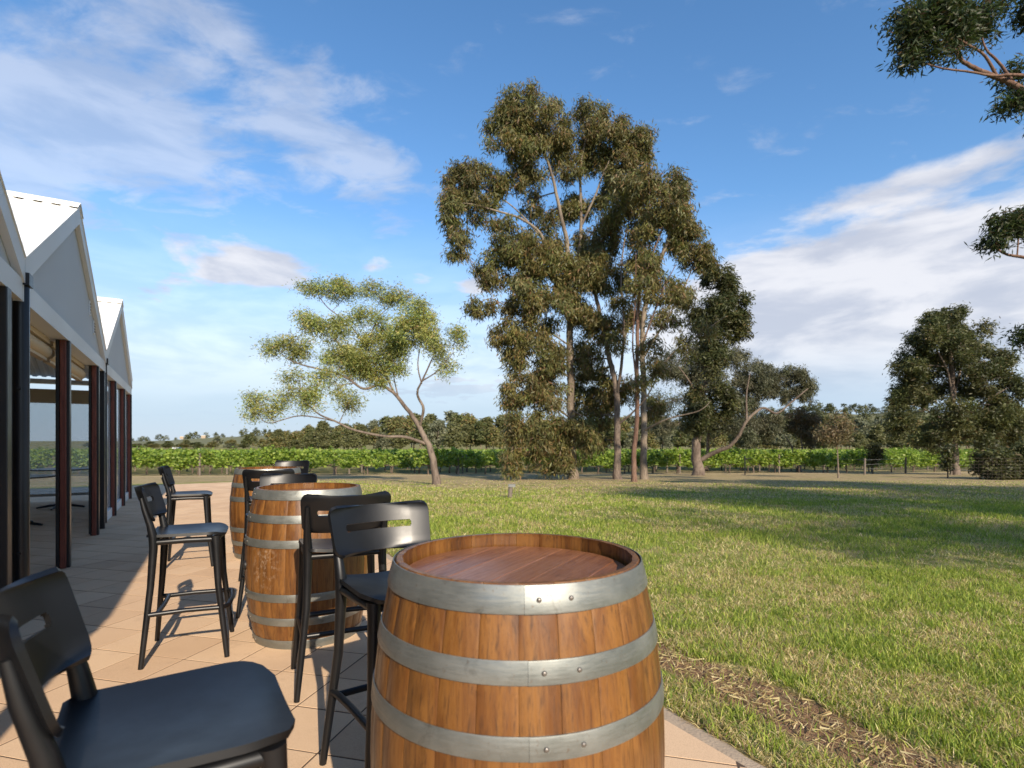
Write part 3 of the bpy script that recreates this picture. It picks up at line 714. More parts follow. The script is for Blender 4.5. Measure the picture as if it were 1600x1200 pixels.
def tree(name, label, base, limbs, clumps, pal, bark, seed, leaf=(.22, .05), dens=1.0, droop=.7, group=None, Y=None, cat='tree', spray=.26, depth=1.0, mat='leaf', loc=None, gain=.82, big=1.12, swell=1.10):
    """limbs: [(r0, r1, [(px, py, depth offset)...])], clumps: [(px, py, rx, ry, depth offset, density)] read on the tree's own distance"""
    rng = np.random.default_rng(seed); rnd = random.Random(seed)
    if loc is None: b = G(*base); Y = b.y
    else: b = Vector(loc); Y = b.y
    k = Y / FPX
    root = tag(empty(name, b), label, cat, group)
    def wp(x, y, d): return Vector((at(x, y, Y).x, Y + d, at(x, y, Y).z)) - b
    wood = MB(); nodes = []
    for n_, (r0, r1, pts) in enumerate(limbs):
        P = smooth_path([wp(*p) for p in pts], 5); m_ = len(P); r0 *= .72; r1 *= .66
        rad = [r0 + (r1 - r0) * (i / (m_ - 1)) ** .8 for i in range(m_)]
        if n_ == 0:
            P[0] = P[0] - Vector((0, 0, .15))
            rad = [r * (1 + .38 * math.exp(-max(0, (p.z)) / (r0 * 1.3))) for p, r in zip(P, rad)]
        P = [p + Vector((rnd.uniform(-1, 1), rnd.uniform(-1, 1), 0)) * r * .18 for p, r in zip(P, rad)]
        wood.tube(P, rad, 10 if r0 > .1 else 7); nodes += [(p, r) for p, r in zip(P, rad) if p.z > .1 * k * 100]
    LP = []; TN = []
    for (x, y, rx, ry, d, q) in clumps:
        c = wp(x, y, d); rX, rZ = rx * k * swell, ry * k * swell; rY = (rX + rZ) * .5 * depth
        j = min(nodes, key=lambda n: (n[0] - c).length + max(0, n[0].z - c.z) * .8)
        r = max(.010, min(j[1] * .55, .02 + .012 * (rX + rZ))); mid = (j[0] + c) / 2 + Vector((rnd.uniform(-.1, .1), rnd.uniform(-.1, .1), .06)) * (c - j[0]).length
        path = smooth_path([j[0], mid, c], 4); wood.tube(path, list(np.linspace(r, r * .5, len(path))), 6, False)
        ns = max(7, int(9 + rX * rZ * 5.5)); tot = q * dens * 5.2 * math.pi * rX * rZ / (.5 * leaf[0] * leaf[1]) / 9
        for s in range(ns):
            v = rng.normal(0, 1, 3); v /= np.linalg.norm(v); v *= rng.uniform(.35, 1.0) ** .6
            sc_ = c + Vector((v[0] * rX, v[1] * rY, v[2] * rZ)) * .84
            tw = smooth_path([path[len(path) // 2 + s % 3], (c + sc_) / 2 + Vector((0, 0, .08 * rZ)), sc_], 3)
            wood.tube(tw, list(np.linspace(r * .45, max(.005, r * .14), len(tw))), 4, False)
            sub = (rX + rZ) * .5 * rng.uniform(.24, .42)
            nsp = max(3, int(tot / ns))
            o = rng.normal(0, 1, (nsp, 3)); o /= np.linalg.norm(o, axis=1)[:, None]; o *= (rng.uniform(0, 1, (nsp, 1)) ** .45) * sub * np.array([1.0, 1.0, 1.05])
            o += np.array(sc_)
            nl = 9; TN.append(np.repeat(rng.uniform(.72, 1.28) * np.array([rng.uniform(.92, 1.12), 1, rng.uniform(.85, 1.1)])[None], nsp * nl * 4, 0))
            LP.append((np.repeat(o, nl, 0) + rng.normal(0, spray * .5, (nsp * nl, 3)) * np.array([1, 1, .8])))
    wood.build('trunk', M[bark], root, 60)
    C = np.concatenate(LP)
    v, q, t = leaf_arrays(C, rng, leaf[0] * big, leaf[1] * big, droop, *PAL[pal]); t = t * gain * np.concatenate(TN)
    link_mesh('crown', np_mesh('crown', v, q, M[mat], False, t), None, root)
    return root, len(C)

NL = {}
# the leaning tree on the lawn
NL['lean'] = tree('leaning_tree', 'small leaning tree with wispy yellow-green crown at the lawn edge', (682, 757),
    [(.19, .085, [(682, 757, 0), (675, 710, 0), (665, 687, 0), (653, 663, 0), (633, 637, .2), (613, 613, .3)]),
     (.085, .03, [(613, 613, .3), (590, 600, .4), (567, 607, .1), (547, 593, -.2), (523, 583, -.3), (480, 573, -.5), (457, 563, -.6)]),
     (.085, .035, [(655, 667, 0), (664, 640, -.3), (655, 617, -.4), (664, 598, -.6), (680, 567, -.8)]), (.04, .015, [(664, 598, -.6), (690, 583, -.8), (712, 558, -.9)]), (.04, .015, [(663, 602, -.6), (655, 570, -.3), (660, 530, -.2), (655, 500, -.2)]),
     (.085, .03, [(664, 693, 0), (637, 683, -.5), (610, 682, -.8), (567, 673, -1.0), (540, 660, -1.1), (513, 647, -1.2), (490, 620, -1.3)]), (.035, .012, [(540, 660, -1.1), (490, 652, -1.2), (447, 663, -1.4), (430, 647, -1.4), (412, 640, -1.4)]),
     (.06, .02, [(613, 613, .3), (590, 570, .5), (567, 540, .5), (540, 503, .5), (507, 477, .4), (490, 455, .4)]), (.045, .014, [(567, 540, .5), (577, 503, .7), (590, 480, .8), (612, 465, .8)]), (.04, .012, [(540, 503, .5), (520, 510, 0), (495, 512, -.4)]), (.04, .015, [(620, 622, .3), (605, 575, .9), (600, 530, 1.0)])],
    [(480, 443, 20, 12, .4, 1), (513, 447, 25, 15, .4, 1), (535, 453, 16, 13, .5, 1), (570, 443, 18, 13, .8, 1), (612, 453, 20, 14, .8, 1), (592, 458, 14, 12, .8, .8), (558, 487, 24, 16, .6, .7),
     (490, 508, 28, 17, -.4, 1), (523, 515, 24, 17, 0, .9), (653, 490, 27, 17, -.2, 1), (645, 517, 36, 22, -.2, 1.15), (600, 520, 24, 20, 1.0, 1), (560, 527, 24, 16, .5, .8), (573, 558, 48, 20, .3, 1.15), (537, 555, 28, 18, -.1, 1),
     (587, 587, 28, 14, .3, .9), (440, 547, 18, 13, -.6, .9), (475, 547, 28, 16, -.5, 1), (683, 547, 17, 12, -.8, .8), (717, 535, 13, 20, -.9, .8), (703, 580, 14, 12, -.8, .6), (622, 570, 20, 13, .4, .7),
     (480, 597, 20, 12, -.9, .55), (497, 613, 24, 18, -1.2, .7), (502, 634, 20, 13, -1.2, .6), (560, 630, 20, 18, -1.0, .6), (432, 630, 18, 13, -1.4, .8), (452, 645, 22, 12, -1.4, .7), (424, 650, 11, 10, -1.4, .6), (470, 625, 18, 14, -1.2, .5), (520, 590, 22, 14, -.5, .7), (605, 555, 30, 18, .4, .9), (620, 535, 24, 18, .2, .9), (550, 575, 30, 16, .1, .8), (670, 530, 20, 16, -.5, .8), (690, 560, 16, 16, -.8, .7), (530, 500, 20, 14, .3, .7), (585, 500, 20, 14, .7, .7), (535, 610, 22, 14, -.6, .4)],
    'wisp', 'bark_grey', 11, leaf=(.11, .024), dens=.72, droop=.6, spray=.28, gain=1.25, swell=1.12)
# the tall gum and the stems behind it
NL['tall'] = tree('tall_gum_tree', 'tallest gum tree with pale straight trunk and foliage hanging near the ground', (896, 748),
    [(.31, .20, [(896, 748, 0), (893, 700, 0), (892, 650, 0), (891, 562, 0), (890, 495, 0), (889, 430, 0)]),
     (.17, .04, [(889, 430, 0), (885, 380, -.2), (877, 350, -.4), (865, 300, -.6), (855, 270, -.8), (838, 230, -1), (822, 195, -1)]),
     (.15, .05, [(889, 445, 0), (905, 395, .4), (910, 347, .5), (909, 280, .5), (912, 235, .5), (925, 180, .5)]), (.09, .03, [(910, 347, .5), (930, 305, .2), (943, 270, 0), (965, 225, 0)]),
     (.13, .05, [(888, 500, 0), (868, 455, -.6), (853, 410, -1), (842, 380, -1.2), (815, 362, -1.4), (787, 355, -1.6), (740, 345, -1.8)]), (.07, .02, [(846, 388, -1.1), (825, 360, -.9), (800, 332, -.7), (772, 312, -.6), (745, 300, -.6)]),
     (.06, .02, [(890, 540, 0), (850, 520, -.8), (810, 500, -1.2), (770, 480, -1.5), (750, 490, -1.6)]), (.07, .02, [(891, 590, 0), (860, 580, -.8), (825, 590, -1.3), (800, 600, -1.5)]),
     (.07, .02, [(892, 655, 0), (865, 640, -1), (835, 650, -1.7), (812, 672, -2.0), (800, 700, -2.1)]), (.06, .02, [(892, 640, 0), (905, 655, -1.4), (900, 680, -1.9)]), (.06, .02, [(889, 470, 0), (855, 455, 1.2), (820, 440, 1.8)])],
    [(822, 193, 42, 36, -1, 1.1), (796, 232, 34, 42, -1, 1.1), (862, 205, 34, 42, -.4, 1.1), (925, 178, 32, 38, .5, 1.1), (962, 212, 30, 32, .2, 1.1), (992, 222, 30, 32, .2, 1.1), (975, 262, 38, 30, 0, 1.0), (935, 225, 28, 30, 1.0, .9),
     (742, 298, 44, 34, -.7, 1.15), (716, 345, 20, 40, -1.6, 1.0), (722, 402, 18, 26, -1.8, .9), (760, 345, 26, 22, -1.4, .6), (832, 262, 42, 28, -.8, 1.0), (885, 258, 28, 26, 0, .8), (796, 300, 26, 22, -.6, .6), (905, 310, 30, 26, 1.2, .7), (850, 330, 30, 24, .9, .5),
     (800, 398, 44, 30, -1.3, .95), (768, 440, 28, 24, -1.5, .9), (848, 418, 44, 32, -1.2, .95), (898, 440, 36, 36, -.8, .9), (803, 470, 46, 26, -1.5, .9), (858, 490, 44, 32, -1.1, 1.0), (910, 500, 26, 30, -.6, .7),
     (757, 492, 22, 16, -1.6, .9), (792, 528, 30, 22, -1.5, .9), (840, 545, 36, 28, -1.2, .9), (808, 566, 22, 20, -1.4, .9), (806, 612, 28, 30, -1.5, .9), (862, 590, 32, 40, -1.0, .95), (845, 632, 32, 24, -1.4, .8), (918, 560, 20, 40, .9, .8), (915, 620, 22, 36, .9, .8),
     (800, 672, 18, 26, -2.1, .85), (800, 715, 14, 30, -2.1, .75), (850, 670, 34, 24, -1.7, 1.0), (855, 705, 32, 28, -1.7, .9), (895, 680, 30, 26, -1.9, 1.0), (828, 715, 12, 18, -1.7, .5), (880, 722, 18, 14, -1.8, .5), (885, 310, 26, 30, 1.0, .4), (830, 305, 26, 24, .8, .4), (920, 365, 26, 26, 1.0, .5), (870, 375, 30, 24, 1.2, .45), (950, 290, 26, 24, .8, .7), (785, 365, 24, 18, -1.4, .5), (905, 480, 26, 26, .8, .6)],
    'gum', 'bark_pale', 21, leaf=(.21, .040), dens=1.12, droop=1.3)
NL['second'] = tree('gum_tree', 'gum tree with rough upright trunk just right of the tallest gum', (965, 749),
    [(.24, .13, [(965, 749, 0), (964, 700, 0), (964, 650, 0), (962, 605, 0), (955, 567, .1), (947, 535, .1), (940, 495, .2), (930, 455, .2)]),
     (.11, .03, [(963, 625, 0), (970, 560, -.3), (972, 495, -.3), (969, 440, -.2), (975, 380, 0), (985, 335, 0)]), (.08, .03, [(964, 665, 0), (985, 645, -.5), (1005, 620, -.8), (1020, 590, -.8)]), (.07, .02, [(970, 560, -.3), (985, 500, .6), (1000, 440, 1.0), (1005, 390, 1.0)])],
    [(925, 395, 30, 26, .4, .9), (928, 428, 34, 28, .1, .9), (985, 335, 54, 36, 0, 1.1), (950, 370, 30, 24, .8, .8), (1005, 385, 28, 28, .8, .9), (945, 515, 32, 24, .1, .8), (975, 470, 22, 22, -.3, .6), (930, 560, 24, 24, .5, .7), (945, 600, 26, 26, .8, .6), (1018, 575, 22, 20, -.8, .5), (940, 650, 26, 20, .9, .7), (960, 540, 18, 16, -.6, .5), (935, 690, 30, 20, 1.2, .8), (945, 625, 30, 26, 1.3, .8), (985, 610, 24, 26, 1.2, .6), (1030, 640, 26, 22, 1.3, .6), (960, 430, 30, 26, .6, .7), (1000, 500, 28, 26, .9, .5)],
    'gum', 'bark_grey', 22, leaf=(.21, .040), dens=1.05, droop=1.3)
NL['third'] = tree('slender_gum_tree', 'slender red-barked gum leaning between two thicker trunks', (990, 753),
    [(.15, .08, [(990, 753, 0), (991, 705, 0), (995, 655, 0), (995, 580, 0), (996, 540, 0), (997, 480, 0), (1001, 445, 0), (1012, 400, .2)]), (.06, .02, [(995, 600, 0), (985, 540, -.4), (988, 480, -.5), (990, 400, -.4)]),
     (.06, .02, [(996, 560, 0), (1015, 500, -.4), (1030, 460, -.5), (1050, 420, -.5)]), (.05, .015, [(1001, 445, 0), (1030, 370, 0), (1045, 320, 0)])],
    [(1010, 412, 24, 28, .2, .9), (1000, 275, 36, 30, .3, 1.1), (1045, 318, 36, 28, 0, 1.1), (1030, 458, 34, 22, -.5, .8), (990, 440, 18, 20, -.5, .6), (1000, 600, 16, 20, -.4, .4), (1012, 540, 22, 18, -.4, .5), (1015, 350, 30, 24, .4, .9)],
    'gum', 'bark_red', 23, leaf=(.21, .040), dens=1.05, droop=1.3)
NL['fourth'] = tree('gum_tree', 'gum tree with mottled trunk and long bare branches reaching right', (1007, 749),
    [(.23, .12, [(1007, 749, 0), (1006, 700, 0), (1006, 642, 0), (1005, 580, 0), (1003, 530, 0), (1010, 470, 0), (1030, 410, 0), (1055, 350, 0)]),
     (.07, .02, [(1004, 674, 0), (1034, 656, -.9), (1073, 645, -1.6), (1088, 630, -1.8)]), (.08, .02, [(1005, 610, 0), (1043, 558, -.5), (1073, 535, -.8), (1120, 502, -1)]), (.08, .02, [(1004, 560, 0), (1040, 500, -.2), (1065, 455, -.2), (1085, 410, -.2), (1100, 395, -.2)])],
    [(1055, 290, 24, 28, 0, 1.1), (1062, 340, 32, 32, 0, 1.1), (1072, 378, 26, 26, 0, 1.1), (1104, 398, 16, 24, -.2, 1), (1082, 408, 22, 18, -.2, 1), (1066, 455, 24, 26, -.2, .9), (1040, 500, 26, 20, -.2, .6), (1060, 545, 26, 16, -.7, .4), (1085, 520, 22, 14, -.9, .4)],
    'gum', 'bark_pale', 24, leaf=(.21, .040), dens=1.05, droop=1.3)
NL['fifth'] = tree('old_gum_tree', 'old gum with thick split trunk, dark top and low grey-green limb', (1091, 743),
    [(.40, .22, [(1091, 743, 0), (1088, 698, 0), (1093, 663, 0), (1097, 631, 0), (1102, 590, 0)]), (.16, .05, [(1101, 600, 0), (1108, 540, 0), (1120, 490, 0), (1128, 455, 0)]),
     (.19, .05, [(1096, 718, 0), (1115, 705, -.5), (1130, 697, -.9), (1141, 680, -1.2), (1150, 659, -1.4), (1172, 640, -1.5), (1192, 648, -1.6), (1213, 631, -1.7), (1235, 612, -1.8)]), (.12, .03, [(1097, 640, 0), (1075, 600, -.4), (1055, 575, -.6)]), (.10, .03, [(1150, 659, -1.4), (1152, 620, -1.2), (1160, 585, -1)])],
    [(1120, 436, 26, 22, 0, 1.2), (1150, 462, 20, 28, 0, 1.2), (1130, 490, 40, 28, 0, 1.3), (1153, 508, 20, 26, 0, 1.2), (1105, 500, 28, 22, 0, 1.1), (1112, 528, 30, 18, 0, .9), (1080, 660, 24, 28, -.5, 1.2), (1129, 621, 18, 28, -.2, 1.2), (1110, 650, 30, 24, .3, .8), (1100, 615, 26, 26, -.4, .7), (1095, 575, 26, 24, -.3, .6), (1118, 560, 24, 20, -.3, .7), (1085, 635, 20, 20, -.5, .9)],
    'dark', 'bark_grey', 25, leaf=(.22, .055), dens=1.15)
NL['fifthb'] = tree('grey_gum_tree', 'grey-green gum spreading behind the thick split trunk', (1120, 738),
    [(.20, .08, [(1120, 738, 2), (1122, 690, 2), (1118, 640, 1.5), (1120, 590, 1), (1130, 560, 1)]), (.10, .03, [(1120, 640, 1.5), (1160, 615, 0), (1190, 600, -.4), (1235, 590, -.6)]), (.09, .03, [(1118, 650, 1.5), (1080, 600, .5), (1050, 575, .2)]), (.07, .02, [(1122, 690, 2), (1155, 668, .8), (1178, 672, .5)])],
    [(1120, 548, 34, 22, .6, 1), (1145, 562, 28, 22, .4, 1), (1085, 572, 38, 26, .4, .9), (1050, 572, 32, 26, .2, .8), (1108, 593, 36, 22, .5, .9), (1178, 588, 28, 26, -.2, 1), (1165, 612, 32, 22, 0, 1), (1152, 632, 36, 18, .2, .9), (1192, 604, 26, 26, -.4, 1), (1237, 584, 22, 14, -.6, 1),
     (1241, 600, 24, 20, -.6, 1), (1256, 614, 10, 18, -.6, .9), (1232, 616, 20, 16, -.6, .9), (1213, 594, 18, 18, -.5, .9), (1155, 664, 40, 22, .6, .9), (1180, 674, 40, 20, .5, .9), (1050, 628, 44, 26, .4, .4), (1038, 665, 20, 18, .4, .8), (1210, 660, 22, 22, .6, .8)],
    'grey', 'bark_grey', 26, leaf=(.20, .040), dens=.75, droop=1.1, gain=.75)
NL['stump'] = tree('small_forked_tree', 'small forked tree with a bare broken limb near the fence', (1248, 737),
    [(.24, .16, [(1248, 737, 0), (1248, 728, 0), (1248, 718, 0)]), (.13, .03, [(1246, 722, 0), (1239, 712, -.1), (1235, 698, -.2), (1225, 684, -.3), (1216, 672, -.4)]), (.12, .05, [(1250, 722, 0), (1255, 705, .1), (1253, 682, .1), (1258, 660, .1)])],
    [(1262, 664, 24, 20, .1, 1), (1238, 659, 20, 16, .1, .9), (1270, 674, 18, 18, .2, 1), (1250, 648, 18, 12, .1, .8), (1266, 694, 8, 8, 0, .5)],
    'brown', 'bark_grey', 27, leaf=(.2, .05), dens=.8, gain=1.25)
NL['sapling'] = tree('sapling', 'thin brown-leaved sapling standing in front of the fence', (1310, 747),
    [(.055, .02, [(1310, 747, 0), (1309, 715, 0), (1308, 690, 0), (1306, 660, 0)])],
    [(1305, 668, 26, 20, 0, .7), (1322, 676, 20, 16, .2, .7), (1290, 678, 16, 14, .2, .6), (1306, 690, 12, 8, 0, .4)], 'brown', 'bark_grey', 28, leaf=(.16, .04), dens=.6, gain=1.3)
for (bx, by, cl, sd, lab) in (((1364), 740, [(1365, 706, 13, 14), (1362, 718, 9, 8)], 31, 'young tree with small round crown by the left fence post'),
                              ((1481), 747, [(1481, 712, 7, 12), (1481, 700, 5, 8), (1482, 724, 6, 8)], 32, 'narrow dark young tree just left of the round-crowned tree')):
    NL['y%d' % sd] = tree('young_tree', lab, (bx, by), [(.045, .015, [(bx, by, 0), (bx, by - 20, 0), (bx + 1, by - 42, 0)])], [(a, b_, c, d, 0, 1.0) for a, b_, c, d in cl], 'dark', 'bark_dark', sd, leaf=(.16, .05), dens=.9)
NL['right'] = tree('round_crowned_tree', 'dark dense tree with broad rounded crown by the right-hand fence', (1493, 742),
    [(.27, .14, [(1493, 742, 0), (1491, 690, 0), (1489, 640, 0), (1488, 590, 0), (1483, 540, 0), (1481, 505, 0)]), (.10, .03, [(1489, 630, 0), (1470, 582, -.5), (1452, 555, -.7), (1440, 530, -.8)]), (.10, .03, [(1489, 625, 0), (1505, 588, .3), (1513, 560, .4), (1525, 530, .4)]),
     (.10, .03, [(1490, 660, 0), (1530, 625, -.6), (1560, 605, -.8)]), (.10, .03, [(1490, 665, 0), (1455, 640, .4), (1425, 620, .6)])],
    [(1480, 497, 38, 20, 0, 1.2), (1442, 528, 32, 26, -.6, 1.2), (1524, 528, 36, 28, .4, 1.2), (1552, 568, 32, 28, 0, 1.2), (1424, 574, 26, 28, 0, 1.2), (1480, 548, 36, 26, -1.0, .7), (1520, 598, 34, 26, -.8, .8), (1564, 610, 20, 24, -.6, 1.2), (1428, 620, 32, 26, .4, 1.2), (1478, 645, 40, 26, -1.0, .9),
     (1540, 645, 42, 26, -.6, 1.2), (1580, 650, 18, 22, 0, 1.1), (1414, 660, 18, 18, .4, 1.1), (1450, 678, 34, 18, -.4, 1.1), (1520, 682, 44, 18, -.4, 1.2), (1570, 682, 28, 18, 0, 1.2), (1450, 696, 14, 10, -.3, .7), (1490, 600, 30, 24, 1.4, .6), (1470, 590, 26, 22, 1.4, .6), (1455, 560, 30, 26, .6, .9), (1505, 555, 34, 26, 1.0, .9), (1455, 600, 26, 26, 1.2, .8), (1535, 600, 30, 26, 1.0, 1.0), (1500, 515, 32, 20, .6, 1.0), (1405, 640, 14, 18, .2, 1.0)],
    'dark', 'bark_grey', 33, leaf=(.18, .05), dens=.85, droop=.5, gain=.98, swell=1.10)
NL['bush'] = tree('dark_bush', 'dense dark bush at the right edge behind wire netting', (1562, 749),
    [(.08, .03, [(1562, 749, 0), (1562, 735, 0), (1562, 722, 0)]), (.06, .02, [(1562, 745, 0), (1590, 730, .3), (1605, 715, .5)]), (.05, .02, [(1562, 745, 0), (1540, 735, -.2), (1535, 725, -.2)])],
    [(1538, 728, 20, 18, 0, 1.7), (1570, 722, 26, 22, 0, 1.7), (1608, 714, 28, 28, .6, 1.7), (1555, 738, 30, 10, -.4, 1.7), (1600, 736, 30, 12, -.3, 1.7), (1640, 722, 26, 24, .6, 1.5)], 'dark', 'bark_dark', 34, leaf=(.16, .06), dens=1.3, droop=.1, cat='bush')
# near gum standing just outside the frame; its limbs hang into the upper right corner
NL['near'] = tree('overhanging_gum_tree', 'gum whose leafy boughs hang into the upper right corner', None,
    [(.36, .24, [(1850, 778, 0), (1850, 560, 0), (1835, 380, 0), (1800, 260, 0), (1790, 120, .3), (1810, -60, .5), (1790, -200, .6)]),
     (.13, .05, [(1800, 270, 0), (1700, 225, -.2), (1640, 195, -.3), (1600, 172, -.3), (1567, 147, -.3), (1540, 136, -.3), (1503, 128, -.4), (1479, 114, -.4), (1463, 103, -.5)]), (.05, .015, [(1567, 147, -.3), (1549, 108, -.2), (1534, 81, -.1), (1531, 46, 0), (1515, 25, 0)]),
     (.06, .02, [(1640, 150, -.2), (1600, 136, -.3), (1555, 136, -.4), (1520, 142, -.5), (1480, 141, -.6), (1440, 136, -.6), (1412, 128, -.6)]), (.05, .015, [(1540, 136, -.3), (1515, 108, -.4), (1480, 94, -.5), (1450, 85, -.6), (1420, 70, -.6)]),
     (.09, .03, [(1830, 400, 0), (1720, 410, 0), (1640, 408, 0), (1600, 402, 0), (1575, 398, 0), (1559, 390, 0)]), (.06, .02, [(1840, 560, 0), (1700, 545, 0), (1620, 535, 0), (1598, 528, 0)]), (.12, .03, [(1795, 160, .2), (1700, 60, 0), (1640, 10, 0), (1600, -40, 0)]), (.12, .03, [(1800, 20, .4), (1900, -80, .5), (1980, -140, .5)]), (.12, .03, [(1810, -60, .5), (1720, -160, .3), (1640, -200, .2)])],
    [(1438, 28, 40, 22, 0, 1), (1485, 16, 40, 20, 0, 1), (1412, 55, 32, 22, -.5, 1), (1392, 78, 22, 18, -.6, .9), (1410, 103, 30, 20, -.6, 1), (1388, 118, 16, 16, -.6, .7), (1446, 78, 32, 20, -.6, .8), (1486, 70, 26, 22, -.4, .5), (1505, 50, 26, 24, 0, .8), (1524, 30, 22, 26, 0, .7), (1550, 45, 18, 22, .2, .3),
     (1597, 108, 16, 20, .3, .9), (1564, 174, 24, 13, -.3, .9), (1588, 165, 18, 18, -.2, .9), (1560, 5, 30, 12, 0, .5), (1576, 350, 22, 20, 0, 1.1), (1554, 374, 16, 18, 0, 1.1), (1598, 342, 18, 18, 0, 1.1), (1596, 526, 11, 15, 0, 1.1), (1640, 520, 30, 25, 0, 1.1), (1640, 350, 40, 30, 0, 1.1), (1450, 108, 26, 12, -.6, .5),
     (1640, 160, 40, 30, 0, .8), (1640, 0, 50, 40, 0, .7), (1600, -60, 60, 40, 0, .5), (1720, -40, 80, 60, 0, .35), (1720, 300, 60, 40, 0, .4), (1750, 430, 60, 50, 0, .4), (1900, 100, 80, 70, .4, .35), (1900, -80, 90, 70, .5, .35), (1980, -150, 80, 60, .5, .35), (1720, -180, 90, 60, .3, .35), (1900, 330, 70, 60, 0, .35), (1800, -230, 90, 60, .5, .35)],
    'near', 'bark_red', 41, leaf=(.14, .030), dens=1.3, droop=.55, spray=.22, gain=.75, big=1.1, loc=(at(1850, 778, 12.0).x, 12.0, float(gz(14.6, 12.0))))
# a gum behind the camera on the right: only its shadow falls into the picture, over the right-hand lawn
def shade_tree(x, y, h, seed, label):
    rng = np.random.default_rng(seed); rnd = random.Random(seed); b = Vector((x, y, float(gz(x, y))))
    root = tag(empty('shade_gum_tree', b), label, 'tree', 'gums beside the lawn outside the view')
    wood = MB(); P = smooth_path([(0, 0, -.1), (.1, .1, h * .25), (-.1, .2, h * .5), (.1, 0, h * .8)], 4); wood.tube(P, list(np.linspace(.34, .12, len(P))), 10)
    LP = []
    for k in range(26):
        a = k * 2.399; t = rnd.uniform(.30, 1.0); rr = (5.2 * math.sin(math.pi * min(.95, .25 + t * .62))) * rnd.uniform(.45, 1.0)
        c = Vector((rr * math.cos(a), rr * math.sin(a), h * (.30 + .68 * t)))
        s = P[min(len(P) - 1, int(t * (len(P) - 3)))]; pt = smooth_path([s, (s + c) / 2 + Vector((0, 0, .3)), c], 4); wood.tube(pt, list(np.linspace(.07, .02, len(pt))), 6, False)
        for q in range(5):
            o = np.array(c) + rng.normal(0, .55, 3); pts = o + rng.normal(0, .42, (110, 3)); LP.append(np.repeat(pts, 5, 0) + rng.normal(0, .12, (550, 3)))
    wood.build('trunk', M['bark_grey'], root, 60)
    v, q, t = leaf_arrays(np.concatenate(LP), rng, .17, .042, .6, *PAL['gum'])
    link_mesh('crown', np_mesh('crown', v, q, M['leaf'], False, t), None, root)
    return root
shade_tree(13.0, -2.2, 10.5, 51, 'unseen gum right of the lawn whose broad shadow crosses the grass')
shade_tree(19.5, 1.5, 11.5, 52, 'second unseen gum, farther right, shading the right edge of the lawn')
print('LEAVES', {k: v[1] for k, v in NL.items()})

